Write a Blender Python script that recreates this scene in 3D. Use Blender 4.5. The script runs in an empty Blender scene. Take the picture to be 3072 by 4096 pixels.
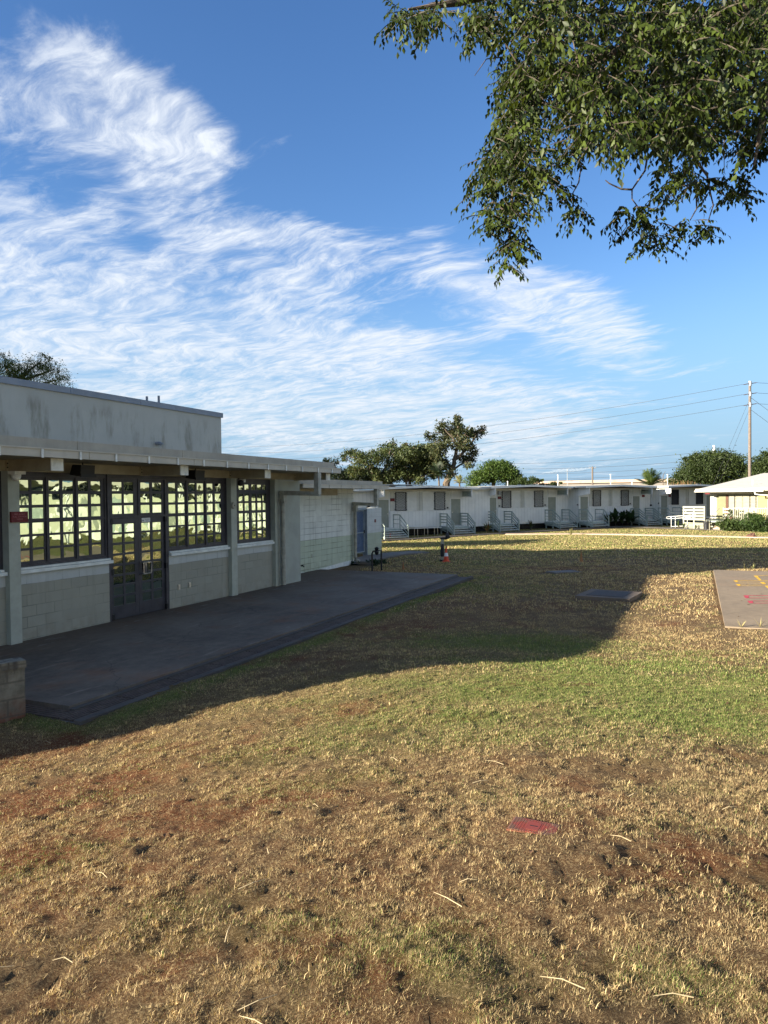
import bpy, bmesh, math, random
import numpy as np
from mathutils import Vector, Matrix
scene = bpy.context.scene
COL = scene.collection
R = math.radians
rng = np.random.default_rng(7)
random.seed(7)

# ------------------------------------------------------------------ camera
F_PX, CX, CY = 2840.0, 1536.0, 2048.0
CAM = np.array([0.0, 0.0, 2.55])
PITCH, ROLL = R(-1.27), 0.010
_fw = np.array([0, math.cos(PITCH), math.sin(PITCH)])
_up0 = np.array([0, -math.sin(PITCH), math.cos(PITCH)])
_rt0 = np.array([1.0, 0, 0])
_rt = _rt0 * math.cos(ROLL) - _up0 * math.sin(ROLL)
_up = _up0 * math.cos(ROLL) + _rt0 * math.sin(ROLL)
cd = bpy.data.cameras.new('camera')
cam = bpy.data.objects.new('camera', cd)
COL.objects.link(cam)
cd.sensor_fit = 'HORIZONTAL'
cd.sensor_width = 36.0
cd.lens = F_PX / 3072 * 36.0
cd.clip_start, cd.clip_end = 0.05, 6000.0
m = Matrix.Identity(4)
for i in range(3):
    m[i][0], m[i][1], m[i][2], m[i][3] = _rt[i], _up[i], -_fw[i], CAM[i]
cam.matrix_world = m
scene.camera = cam


def at(px, py, depth):
    """a survey point: full-size photo pixel + measured distance -> world"""
    v = _fw + _rt * (px - CX) / F_PX - _up * (py - CY) / F_PX
    return CAM + v * depth / v[1]


# ------------------------------------------------------------------ sun, sky, exposure
SUN_AZ, SUN_EL = R(66.0), R(15.65)     # light travels towards +x +y
sun_to = Vector((-math.sin(SUN_AZ) * math.cos(SUN_EL), -math.cos(SUN_AZ) * math.cos(SUN_EL), math.sin(SUN_EL)))
sl = bpy.data.lights.new('sun', 'SUN')
sl.energy, sl.angle, sl.color = 5.0, R(0.5), (1.0, 0.90, 0.73)
so = bpy.data.objects.new('sun', sl)
COL.objects.link(so)
so.rotation_euler = (-sun_to).to_track_quat('-Z', 'Y').to_euler()
so.location = (-40, -20, 30)
scene.view_settings.view_transform = 'Standard'
scene.view_settings.look = 'None'
scene.view_settings.gamma = 1.0
scene.view_settings.use_curve_mapping = False
scene.view_settings.exposure = 1.95


class NT:
    """tiny node-tree helper"""
    def __init__(s, tree):
        s.t = tree
        s.n = tree.nodes
        s.l = tree.links

    def node(s, typ, **kw):
        n = s.n.new(typ)
        for k, v in kw.items():
            setattr(n, k, v)
        return n

    def set(s, sock, v):
        if isinstance(v, bpy.types.NodeSocket):
            s.l.new(v, sock)
        elif v is not None:
            if sock.type == 'RGBA' and len(v) == 3:
                v = (*v, 1)
            sock.default_value = v

    def math(s, op, a, b=None, c=None, clamp=False):
        n = s.node('ShaderNodeMath', operation=op, use_clamp=clamp)
        s.set(n.inputs[0], a)
        if b is not None: s.set(n.inputs[1], b)
        if c is not None: s.set(n.inputs[2], c)
        return n.outputs[0]

    def vmath(s, op, a, b=None):
        n = s.node('ShaderNodeVectorMath', operation=op)
        s.set(n.inputs[0], a)
        if b is not None: s.set(n.inputs[1], b)
        return n.outputs[0]

    def comb(s, x=0.0, y=0.0, z=0.0):
        n = s.node('ShaderNodeCombineXYZ')
        s.set(n.inputs[0], x); s.set(n.inputs[1], y); s.set(n.inputs[2], z)
        return n.outputs[0]

    def sep(s, v):
        n = s.node('ShaderNodeSeparateXYZ')
        s.set(n.inputs[0], v)
        return n.outputs

    def noise(s, vec, scale, detail=4, rough=0.55, dist=0.0, color=False):
        n = s.node('ShaderNodeTexNoise')
        if vec is not None: s.l.new(vec, n.inputs['Vector'])
        n.inputs['Scale'].default_value = scale
        n.inputs['Detail'].default_value = detail
        n.inputs['Roughness'].default_value = rough
        n.inputs['Distortion'].default_value = dist
        return n.outputs['Color' if color else 'Fac']

    def smooth(s, v, lo, hi, a=0.0, b=1.0):
        n = s.node('ShaderNodeMapRange', interpolation_type='SMOOTHSTEP')
        s.set(n.inputs[0], v)
        n.inputs[1].default_value, n.inputs[2].default_value = lo, hi
        n.inputs[3].default_value, n.inputs[4].default_value = a, b
        return n.outputs[0]

    def mix(s, f, a, b, blend='MIX'):
        n = s.node('ShaderNodeMix', data_type='RGBA', blend_type=blend)
        s.set(n.inputs[0], f); s.set(n.inputs[6], a); s.set(n.inputs[7], b)
        return n.outputs[2]


world = bpy.data.worlds.new('World')
scene.world = world
world.use_nodes = True
W = NT(world.node_tree)
W.n.clear()
sky = W.node('ShaderNodeTexSky', sky_type='NISHITA')
sky.sun_disc = False
sky.sun_elevation = SUN_EL
sky.sun_rotation = math.atan2(sun_to.x, sun_to.y)
sky.altitude = 0
sky.air_density, sky.dust_density, sky.ozone_density = 1.0, 0.3, 3.0
tc = W.node('ShaderNodeTexCoord')
dirv = tc.outputs['Generated']
dx, dy, dz = W.sep(dirv)
zc = W.math('MAXIMUM', dz, 0.0)
den = W.math('ADD', zc, 0.10)
# cirrus sheet: a high horizontal layer seen in perspective
X = W.math('DIVIDE', dx, den)
Y = W.math('DIVIDE', dy, den)
az = W.math('ARCTAN2', dx, dy)
el = W.math('ARCSINE', zc)


def blob(a0, e0, ra, re, rot=0.0, amp=1.0):
    """soft elliptical cloud bank at azimuth a0, elevation e0 (degrees)"""
    u = W.math('SUBTRACT', az, R(a0))
    v = W.math('SUBTRACT', el, R(e0))
    c, s_ = math.cos(R(rot)), math.sin(R(rot))
    p = W.math('ADD', W.math('MULTIPLY', u, c / R(ra)), W.math('MULTIPLY', v, s_ / R(ra)))
    q = W.math('ADD', W.math('MULTIPLY', u, -s_ / R(re)), W.math('MULTIPLY', v, c / R(re)))
    d2 = W.math('ADD', W.math('MULTIPLY', p, p), W.math('MULTIPLY', q, q))
    g = W.math('POWER', 2.718, W.math('MULTIPLY', d2, -1.0))
    return W.math('MULTIPLY', g, amp)


BLOBS = [
    (-19.5, 26.8, 7.5, 3.0, -16, 0.85), (-15.0, 25.0, 4.5, 3.2, -30, 0.72), (-22.0, 29.5, 6.0, 1.4, -24, 0.4), (-15.5, 21.5, 2.2, 5.0, 16, 0.8), (-11.5, 19.3, 6.5, 1.7, -24, 0.85),
    (-6.5, 20.0, 5.0, 2.0, -15, 0.5), (-27.0, 25.5, 6.0, 3.0, 0, 0.5), (-21.0, 21.3, 4.0, 2.2, -20, 0.42), (-4.5, 19.0, 4.5, 2.2, -10, 0.6), (-28.0, 19.0, 5.0, 2.5, -20, 0.5),
    (-24.0, 15.5, 10.0, 4.0, -14, 0.85), (-12.0, 13.0, 14.0, 4.5, -14, 0.85), (2.0, 9.0, 14.0, 5.0, -12, 0.8),
    (5.5, 17.5, 5.5, 2.8, -30, 0.75), (12.5, 15.0, 5.5, 4.0, -32, 0.8), (17.5, 12.0, 5.0, 2.6, -35, 0.7), (-18.0, 8.5, 14.0, 4.5, -6, 0.9),
    (4.0, 6.0, 18.0, 3.2, -4, 0.75), (8.0, 27.0, 5.0, 1.6, -40, 0.18), (0.0, 2.5, 40.0, 2.2, 0, 0.25),
    (-75.0, 30.0, 38.0, 26.0, 0, 0.9), (85.0, 22.0, 42.0, 16.0, 0, 0.8), (178.0, 30.0, 75.0, 28.0, 0, 0.95), (-178.0, 30.0, 75.0, 28.0, 0, 0.95), (0.0, 75.0, 200.0, 24.0, 0, 0.9)]  # banks outside the view, added to whiten the ambient light
mask = None
for b in BLOBS:
    g = blob(*b)
    mask = g if mask is None else W.math('ADD', mask, g)
mask = W.math('MINIMUM', mask, 1.0)
# streak coordinates
ca, sa = math.cos(R(52)), math.sin(R(52))
U = W.math('ADD', W.math('MULTIPLY', X, ca), W.math('MULTIPLY', Y, sa))
V = W.math('ADD', W.math('MULTIPLY', X, -sa), W.math('MULTIPLY', Y, ca))
base = W.comb(U, V, 0.0)
wn = W.node('ShaderNodeTexNoise')
W.l.new(base, wn.inputs['Vector'])
wn.inputs['Scale'].default_value = 1.1
wn.inputs['Detail'].default_value = 3
warp = W.vmath('SUBTRACT', wn.outputs['Color'], (0.5, 0.5, 0.5))
wv = W.vmath('ADD', base, W.vmath('MULTIPLY', warp, (0.55, 0.5, 0.0)))
n1 = W.noise(W.vmath('MULTIPLY', wv, (3.4, 1.7, 1.0)), 1.0, 9, 0.60, 0.25)
n2 = W.noise(W.vmath('MULTIPLY', wv, (15.0, 5.5, 1.0)), 1.0, 7, 0.66, 0.35)
n4_ = W.noise(W.vmath('MULTIPLY', W.vmath('ADD', wv, W.vmath('MULTIPLY', warp, (0.8, 0.6, 0.0))), (30.0, 9.0, 1.0)), 1.0, 6, 0.62, 0.5)
n3 = W.noise(W.vmath('MULTIPLY', wv, (0.9, 0.8, 1.0)), 1.0, 3, 0.5)
dens = W.math('ADD', W.math('MULTIPLY', W.math('ADD', W.math('MULTIPLY', W.math('SUBTRACT', n1, 0.5), 1.45), 0.5), 0.54), W.math('MULTIPLY', n2, 0.46))
dens = W.math('ADD', dens, W.math('MULTIPLY', W.math('SUBTRACT', n3, 0.5), 0.35))
val = W.math('ADD', dens, W.math('MULTIPLY', W.math('SUBTRACT', mask, 1.0), 0.40))
cl = W.smooth(val, 0.27, 0.66)
fil = W.smooth(n2, 0.34, 0.60, 0.30, 1.0)
fil2 = W.smooth(n4_, 0.36, 0.62, 0.6, 1.0)
cl = W.math('MULTIPLY', cl, W.math('MULTIPLY', fil, fil2))
soft = W.smooth(W.math('ADD', W.math('MULTIPLY', mask, 0.85), W.math('MULTIPLY', W.math('SUBTRACT', dens, 0.5), 1.5)), 0.40, 1.05, 0.0, 0.34)
cl = W.math('SUBTRACT', 1.0, W.math('MULTIPLY', W.math('SUBTRACT', 1.0, cl), W.math('SUBTRACT', 1.0, soft)))
skyc = W.node('ShaderNodeHueSaturation')
W.l.new(sky.outputs[0], skyc.inputs['Color'])
skyc.inputs['Hue'].default_value = 0.509
skyc.inputs['Saturation'].default_value = 1.16
skyc.inputs['Value'].default_value = 1.2
cloudcol = W.mix(W.smooth(el, 0.02, 0.45), (4.5, 4.8, 5.2), (4.9, 5.2, 5.6))
skyh = W.mix(W.smooth(el, 0.34, 0.0, 0.0, 0.95), skyc.outputs[0], (1.75, 2.85, 4.1))
final = W.mix(cl, skyh, cloudcol)
bg = W.node('ShaderNodeBackground')
bg.inputs['Strength'].default_value = 0.05
W.l.new(final, bg.inputs['Color'])
wo = W.node('ShaderNodeOutputWorld')
W.l.new(bg.outputs[0], wo.inputs['Surface'])


# ------------------------------------------------------------------ materials
def material(name):
    mt = bpy.data.materials.new(name)
    mt.use_nodes = True
    t = NT(mt.node_tree)
    b = t.n['Principled BSDF']
    return mt, t, b


def plain(name, col, rough=0.6, var=0.12, scale=6.0, metal=0.0, bump=0.0, bscale=60, spec=0.3, streak=0.0):
    """painted / metal surface with soft wear, object space"""
    mt, t, b = material(name)
    o = t.node('ShaderNodeTexCoord').outputs['Object']
    n = t.noise(o, scale, 6, 0.6)
    f = t.smooth(n, 0.3, 0.7)
    dark = tuple(c * (1 - var) for c in col)
    lite = tuple(min(1, c * (1 + var * 0.6)) for c in col)
    c = t.mix(f, dark, lite)
    if streak:
        st = t.noise(t.vmath('MULTIPLY', o, (7.0, 7.0, 0.5)), 1.0, 5, 0.6)
        c = t.mix(t.math('MULTIPLY', t.smooth(st, 0.52, 0.75), streak), c, tuple(x * 0.45 for x in col))
    t.l.new(c, b.inputs['Base Color'])
    b.inputs['Roughness'].default_value = rough
    b.inputs['Metallic'].default_value = metal
    b.inputs['Specular IOR Level'].default_value = spec
    if bump:
        bp = t.node('ShaderNodeBump')
        bp.inputs['Strength'].default_value = bump
        bp.inputs['Distance'].default_value = 0.01
        t.l.new(t.noise(o, bscale, 4), bp.inputs['Height'])
        t.l.new(bp.outputs[0], b.inputs['Normal'])
    return mt


def blockwork(name, lower, upper, split, course=0.2, length=0.4, offset=0.5, mortar=0.007, groove=0.38, z0=0.0):
    """painted concrete block: joints run in object x (along the wall) and z"""
    mt, t, b = material(name)
    o = t.node('ShaderNodeTexCoord').outputs['Object']
    x, y, z = t.sep(o)
    br = t.node('ShaderNodeTexBrick')
    t.l.new(t.comb(t.math('ADD', x, y), t.math('SUBTRACT', z, z0), 0.0), br.inputs['Vector'])
    br.offset, br.squash = offset, 1.0
    br.inputs['Scale'].default_value = 1.0
    br.inputs['Brick Width'].default_value = length
    br.inputs['Row Height'].default_value = course
    br.inputs['Mortar Size'].default_value = mortar
    br.inputs['Mortar Smooth'].default_value = 0.4
    br.inputs['Color1'].default_value = (1, 1, 1, 1)
    br.inputs['Color2'].default_value = (0.93, 0.93, 0.93, 1)
    br.inputs['Mortar'].default_value = (1, 1, 1, 1)
    joint = br.outputs['Fac']
    f = t.math('GREATER_THAN', z, split)
    base_ = t.mix(f, lower, upper)
    n = t.smooth(t.noise(o, 2.2, 7, 0.65), 0.25, 0.8)
    c = t.mix(n, t.mix(0.22, base_, (0.20, 0.19, 0.14)), base_)
    run = t.noise(t.vmath('MULTIPLY', o, (6.0, 6.0, 0.6)), 1.0, 5, 0.6)
    c = t.mix(t.math('MULTIPLY', t.smooth(run, 0.52, 0.72), 0.18), c, (0.13, 0.12, 0.09))
    c = t.mix(1.0, c, br.outputs['Color'], 'MULTIPLY')
    # worn joints: paint has cracked out of some of them
    wear = t.smooth(t.noise(o, 1.3, 3, 0.5), 0.35, 0.65)
    c = t.mix(t.math('MULTIPLY', joint, t.math('MULTIPLY', wear, groove)), c, (0.09, 0.10, 0.08))
    dirt = t.math('MULTIPLY', t.smooth(z, 0.45, 0.0), t.smooth(t.noise(o, 5, 5, 0.6), 0.4, 0.7))
    c = t.mix(t.math('MULTIPLY', dirt, 0.35), c, (0.20, 0.16, 0.11))
    t.l.new(c, b.inputs['Base Color'])
    b.inputs['Roughness'].default_value = 0.75
    b.inputs['Specular IOR Level'].default_value = 0.2
    bp = t.node('ShaderNodeBump')
    bp.inputs['Strength'].default_value = 0.35
    bp.inputs['Distance'].default_value = 0.006
    h = t.math('SUBTRACT', t.math('MULTIPLY', t.noise(o, 90, 3), 0.25), joint)
    t.l.new(h, bp.inputs['Height'])
    t.l.new(bp.outputs[0], b.inputs['Normal'])
    return mt


M = {}
SAGE, WHITE = (0.32, 0.315, 0.255), (0.50, 0.52, 0.49)
M['block'] = blockwork('sage_block_paint', SAGE, WHITE, 1.02, z0=0.02, mortar=0.009, groove=0.55)
M['block2'] = blockwork('pale_block_paint', (0.50, 0.56, 0.42), (0.72, 0.74, 0.68), 1.07, z0=0.07, offset=0.0, mortar=0.010, groove=0.8)
M['stucco'] = plain('sage_stucco', (0.34, 0.355, 0.30), 0.8, 0.12, 1.5, bump=0.25, bscale=80)
M['sage'] = plain('sage_trim_paint', (0.36, 0.375, 0.31), 0.6, 0.12, 4)
M['sill'] = plain('white_sill_paint', (0.66, 0.68, 0.63), 0.6, 0.15, 5)
M['timber'] = plain('beige_timber_paint', (0.34, 0.295, 0.20), 0.6, 0.18, 3, bump=0.15, bscale=30, streak=0.15)
M['endcap'] = plain('white_end_cap', (0.72, 0.72, 0.66), 0.6, 0.2, 9)
M['fascia'] = plain('cream_fascia_paint', (0.48, 0.44, 0.355), 0.55, 0.1, 3, streak=0.1)
M['flash'] = plain('grey_flashing', (0.22, 0.24, 0.27), 0.5, 0.12, 2, metal=0.1)
M['flash_beige'] = plain('weathered_flashing', (0.37, 0.335, 0.27), 0.6, 0.15, 2, streak=0.2)
M['frame'] = plain('dark_brown_frame', (0.050, 0.046, 0.052), 0.45, 0.25, 5)
M['door'] = plain('dark_door_paint', (0.038, 0.038, 0.048), 0.4, 0.25, 4)
M['black'] = plain('black_plastic', (0.012, 0.012, 0.013), 0.5, 0.2)
M['steel'] = plain('brushed_steel', (0.6, 0.58, 0.55), 0.3, 0.1, 20, metal=0.9)
M['red'] = plain('dark_red_sign', (0.13, 0.009, 0.011), 0.5, 0.2, 12)
M['signtext'] = plain('faded_sign_text', (0.36, 0.14, 0.14), 0.6, 0.2, 30)
M['white'] = plain('white_paint', (0.70, 0.70, 0.66), 0.55, 0.08, 3, streak=0.06)
M['roofwhite'] = plain('white_roof_coating', (0.46, 0.435, 0.375), 0.6, 0.1, 2)
M['cream'] = plain('cream_paint', (0.35, 0.34, 0.255), 0.6, 0.08, 2)
M['pipe'] = plain('sage_pipe_paint', (0.33, 0.32, 0.26), 0.5, 0.25, 6, streak=0.3)
M['stair'] = plain('grey_green_timber', (0.30, 0.35, 0.31), 0.6, 0.15, 4)
M['tread'] = plain('worn_pale_tread', (0.52, 0.55, 0.51), 0.7, 0.25, 6)
M['pdoor'] = plain('sage_door_paint', (0.24, 0.255, 0.21), 0.55, 0.1, 3)
M['louvre'] = plain('pale_louvre_paint', (0.68, 0.67, 0.61), 0.5, 0.06, 3)
M['panel'] = plain('beige_panel_paint', (0.50, 0.495, 0.44), 0.6, 0.1, 3)
M['oppwall'] = plain('sunlit_cream_wall', (0.48, 0.48, 0.37), 0.7, 0.08, 1)
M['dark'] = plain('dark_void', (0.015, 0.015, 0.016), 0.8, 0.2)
M['orange'] = plain('orange_cone', (0.62, 0.07, 0.025), 0.5, 0.2, 8)
M['faded'] = plain('weathered_orange', (0.33, 0.15, 0.055), 0.7, 0.25, 8)
M['reflect'] = plain('white_cone_band', (0.7, 0.72, 0.7), 0.5, 0.15, 9)
M['iron'] = plain('dark_iron', (0.035, 0.033, 0.032), 0.55, 0.3, 9, metal=0.3)
M['wood'] = plain('weathered_pole_wood', (0.15, 0.12, 0.10), 0.85, 0.3, 8, bump=0.4, bscale=40, streak=0.3)
M['porcelain'] = plain('brown_insulator', (0.07, 0.035, 0.025), 0.35, 0.2)
M['bark'] = plain('grey_brown_bark', (0.11, 0.085, 0.062), 0.9, 0.35, 9, bump=0.5, bscale=30)
M['blue'] = plain('blue_gate_paint', (0.13, 0.19, 0.29), 0.5, 0.2, 5)
M['bluegrey'] = plain('blue_grey_jamb', (0.24, 0.28, 0.30), 0.6, 0.15, 5)
M['binblack'] = plain('black_bin_plastic', (0.02, 0.021, 0.024), 0.45, 0.2)
M['terracotta'] = plain('rock_brown', (0.10, 0.05, 0.035), 0.9, 0.3, 20, bump=0.5)
M['warehouse'] = plain('far_grey_wall', (0.20, 0.18, 0.16), 0.8, 0.15, 0.2)


def concrete(name, col, patch=0.35, scale=1.0, rust=0.0, chalk=False):
    mt, t, b = material(name)
    o = t.node('ShaderNodeTexCoord').outputs['Object']
    a = t.smooth(t.noise(o, 0.45 * scale, 6, 0.65, 0.6), 0.3, 0.7)
    s2 = t.smooth(t.noise(o, 6 * scale, 8, 0.7), 0.3, 0.75)
    c = t.mix(a, tuple(x * (1 - patch) for x in col), col)
    c = t.mix(t.math('MULTIPLY', s2, 0.3), c, tuple(min(1, x * 1.5) for x in col))
    if rust:
        r = t.smooth(t.noise(o, 0.8 * scale, 5, 0.6), 0.5, 0.75)
        c = t.mix(t.math('MULTIPLY', r, rust), c, (0.19, 0.085, 0.04))
    if chalk:
        x_, y_, z_ = t.sep(o)
        st = t.noise(t.vmath('MULTIPLY', o, (0.8, 7.0, 1.0)), 1.0, 6, 0.7)
        wet = t.smooth(st, 0.55, 0.72)
        c = t.mix(t.math('MULTIPLY', wet, 0.5), c, tuple(min(1, v * 1.9) for v in col))
        mk = t.smooth(t.noise(t.vmath('MULTIPLY', o, (1.5, 9.0, 1.0)), 1.0, 4, 0.6), 0.60, 0.64)
        near = t.math('MULTIPLY', t.smooth(y_, -0.9, -0.45), t.smooth(y_, 0.0, -0.2))
        c = t.mix(t.math('MULTIPLY', t.math('MULTIPLY', mk, near), 0.55), c, (0.36, 0.37, 0.36))
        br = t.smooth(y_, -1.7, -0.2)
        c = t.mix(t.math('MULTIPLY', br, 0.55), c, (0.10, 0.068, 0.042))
        vo = t.node('ShaderNodeTexVoronoi', feature='DISTANCE_TO_EDGE')
        t.l.new(t.vmath('ADD', o, t.vmath('MULTIPLY', t.noise(o, 1.5, 4, 0.6, color=True), (0.7, 0.7, 0))), vo.inputs['Vector'])
        vo.inputs['Scale'].default_value = 0.22
        c = t.mix(t.math('MULTIPLY', t.smooth(vo.outputs['Distance'], 0.004, 0.0), 0.4), c, (0.03, 0.028, 0.026))
    sp = t.smooth(t.noise(o, 45 * scale, 2, 0.5), 0.68, 0.75)
    c = t.mix(t.math('MULTIPLY', sp, 0.4), c, tuple(x * 0.3 for x in col))
    t.l.new(c, b.inputs['Base Color'])
    b.inputs['Roughness'].default_value = 0.85
    b.inputs['Specular IOR Level'].default_value = 0.2
    bp = t.node('ShaderNodeBump')
    bp.inputs['Strength'].default_value = 0.35
    bp.inputs['Distance'].default_value = 0.01
    t.l.new(t.noise(o, 50 * scale, 5), bp.inputs['Height'])
    t.l.new(bp.outputs[0], b.inputs['Normal'])
    return mt


M['slab'] = concrete('dark_patio_concrete', (0.155, 0.132, 0.106), 0.5, rust=0.55, chalk=True)
M['court'] = concrete('pale_court_concrete', (0.235, 0.182, 0.125), 0.3, rust=0.25)
M['curb'] = concrete('old_curb_concrete', (0.16, 0.145, 0.125), 0.3, 2)
M['grate'] = plain('rusty_grate', (0.095, 0.072, 0.058), 0.7, 0.3, 10)
M['oldblock'] = None
M['asphalt'] = concrete('asphalt_path', (0.06, 0.055, 0.05), 0.2, 2)
M['palepath'] = concrete('pale_path', (0.42, 0.32, 0.24), 0.2, 1, rust=0.4)
M['lid'] = concrete('lid_concrete', (0.15, 0.118, 0.088), 0.25, 3, rust=0.3)
M['lidplate'] = plain('dark_lid_plate', (0.055, 0.038, 0.028), 0.7, 0.3, 10, bump=0.3)


def oldblock():
    mt, t, b = material('stained_block')
    o = t.node('ShaderNodeTexCoord').outputs['Object']
    x, y, z = t.sep(o)
    br = t.node('ShaderNodeTexBrick')
    t.l.new(t.comb(t.math('ADD', x, y), z, 0.0), br.inputs['Vector'])
    br.inputs['Scale'].default_value = 1.0
    br.inputs['Brick Width'].default_value = 0.4
    br.inputs['Row Height'].default_value = 0.2
    br.inputs['Mortar Size'].default_value = 0.012
    c = t.mix(t.smooth(t.noise(o, 5, 6, 0.65), 0.3, 0.7), (0.11, 0.10, 0.072), (0.22, 0.205, 0.155))
    c = t.mix(t.math('MULTIPLY', t.smooth(t.noise(t.vmath('MULTIPLY', o, (9, 9, 2)), 1, 4), 0.45, 0.65), t.smooth(z, 0.3, 0.62)), c, (0.06, 0.055, 0.045))
    c = t.mix(t.math('MULTIPLY', t.smooth(z, 0.3, 0.0), t.smooth(t.noise(o, 4, 4), 0.3, 0.6)), c, (0.15, 0.055, 0.026))
    c = t.mix(t.math('MULTIPLY', br.outputs['Fac'], 0.6), c, (0.08, 0.07, 0.05))
    t.l.new(c, b.inputs['Base Color'])
    b.inputs['Roughness'].default_value = 0.9
    return mt


M['oldblock'] = oldblock()


def stained_wall():
    """pale painted upper wall with vertical run-off stains"""
    mt, t, b = material('stained_upper_wall')
    o = t.node('ShaderNodeTexCoord').outputs['Object']
    x, y, z = t.sep(o)
    base_ = (0.435, 0.42, 0.36)
    c = t.mix(t.smooth(t.noise(o, 1.2, 6, 0.6), 0.3, 0.7), tuple(v * 0.9 for v in base_), base_)
    s1 = t.smooth(t.noise(t.comb(t.math('MULTIPLY', x, 1.7), 3.0, t.math('MULTIPLY', z, 0.45)), 1.0, 6, 0.66), 0.47, 0.70)
    fade = t.math('MULTIPLY', t.smooth(z, 5.15, 4.7), t.smooth(z, 3.4, 4.2))
    c = t.mix(t.math('MULTIPLY', t.math('MULTIPLY', s1, fade), 0.8), c, (0.15, 0.135, 0.085))
    s2 = t.smooth(t.noise(t.comb(t.math('MULTIPLY', x, 22.0), 0.0, t.math('MULTIPLY', z, 1.2)), 1.0, 3, 0.6), 0.60, 0.70)
    where = t.smooth(t.noise(t.comb(t.math('MULTIPLY', x, 0.8), 9.0, 0.0), 1.0, 2), 0.52, 0.62)
    c = t.mix(t.math('MULTIPLY', t.math('MULTIPLY', s2, where), t.smooth(z, 4.45, 4.1)), c, (0.12, 0.13, 0.12))
    t.l.new(c, b.inputs['Base Color'])
    b.inputs['Roughness'].default_value = 0.8
    return mt


M['upper'] = stained_wall()


def siding(name, col, step=0.3, dark=0.5):
    """vertical grooved plywood siding"""
    mt, t, b = material(name)
    o = t.node('ShaderNodeTexCoord').outputs['Object']
    x, y, z = t.sep(o)
    fr = t.math('FRACT', t.math('DIVIDE', t.math('ADD', x, y), step))
    g = t.math('LESS_THAN', fr, 0.07)
    c = t.mix(t.smooth(t.noise(o, 1.5, 6), 0.3, 0.7), tuple(v * 0.9 for v in col), col)
    st = t.noise(t.vmath('MULTIPLY', o, (5, 5, 0.4)), 1.0, 5)
    c = t.mix(t.math('MULTIPLY', t.smooth(st, 0.55, 0.8), 0.15), c, (0.3, 0.27, 0.22))
    c = t.mix(t.math('MULTIPLY', g, dark), c, tuple(v * 0.4 for v in col))
    t.l.new(c, b.inputs['Base Color'])
    b.inputs['Roughness'].default_value = 0.6
    return mt


M['siding'] = siding('white_siding', (0.70, 0.70, 0.655))


def glass(name, tint, fac=0.85, wav=0.10, scale=7.0):
    """reflective old window film: wavy mirror over a dark room"""
    mt, t, b = material(name)
    o = t.node('ShaderNodeTexCoord').outputs['Object']
    gl = t.node('ShaderNodeBsdfGlossy')
    gl.inputs['Color'].default_value = (*tint, 1)
    gl.inputs['Roughness'].default_value = 0.015
    bp = t.node('ShaderNodeBump')
    bp.inputs['Strength'].default_value = 1.0
    bp.inputs['Distance'].default_value = wav
    at_ = t.node('ShaderNodeAttribute', attribute_name='pane')
    vec = t.vmath('ADD', o, t.vmath('MULTIPLY', at_.outputs['Color'], (37.0, 11.0, 23.0)))
    t.l.new(t.noise(vec, scale, 1.5, 0.4, 0.3), bp.inputs['Height'])
    t.l.new(bp.outputs[0], gl.inputs['Normal'])
    df = t.node('ShaderNodeBsdfDiffuse')
    df.inputs['Color'].default_value = (0.01, 0.012, 0.012, 1)
    mx = t.node('ShaderNodeMixShader')
    mx.inputs[0].default_value = fac
    t.l.new(df.outputs[0], mx.inputs[1])
    t.l.new(gl.outputs[0], mx.inputs[2])
    t.l.new(mx.outputs[0], t.n['Material Output'].inputs['Surface'])
    return mt


M['glass'] = glass('reflective_glass', (0.41, 0.485, 0.375), wav=0.0032, scale=2.8)
M['darkglass'] = plain('dark_glass', (0.02, 0.024, 0.026), 0.1, 0.3, 5, spec=0.6)


def leafmat(name, trans=0.35, rough=0.45, spec=0.35):
    mt, t, b = material(name)
    c = t.node('ShaderNodeAttribute', attribute_name='Col').outputs['Color']
    t.l.new(c, b.inputs['Base Color'])
    b.inputs['Roughness'].default_value = rough
    b.inputs['Specular IOR Level'].default_value = spec
    tr = t.node('ShaderNodeBsdfTranslucent')
    t.l.new(t.mix(1.0, c, (1.5, 1.35, 0.6), 'MULTIPLY'), tr.inputs['Color'])
    mx = t.node('ShaderNodeMixShader')
    mx.inputs[0].default_value = trans
    t.l.new(b.outputs[0], mx.inputs[1])
    t.l.new(tr.outputs[0], mx.inputs[2])
    t.l.new(mx.outputs[0], t.n['Material Output'].inputs['Surface'])
    return mt


M['leaf'] = leafmat('leaf', 0.22, 0.5, 0.2)
M['blade'] = leafmat('grass_blade', 0.25, 0.7, 0.15)


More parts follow.
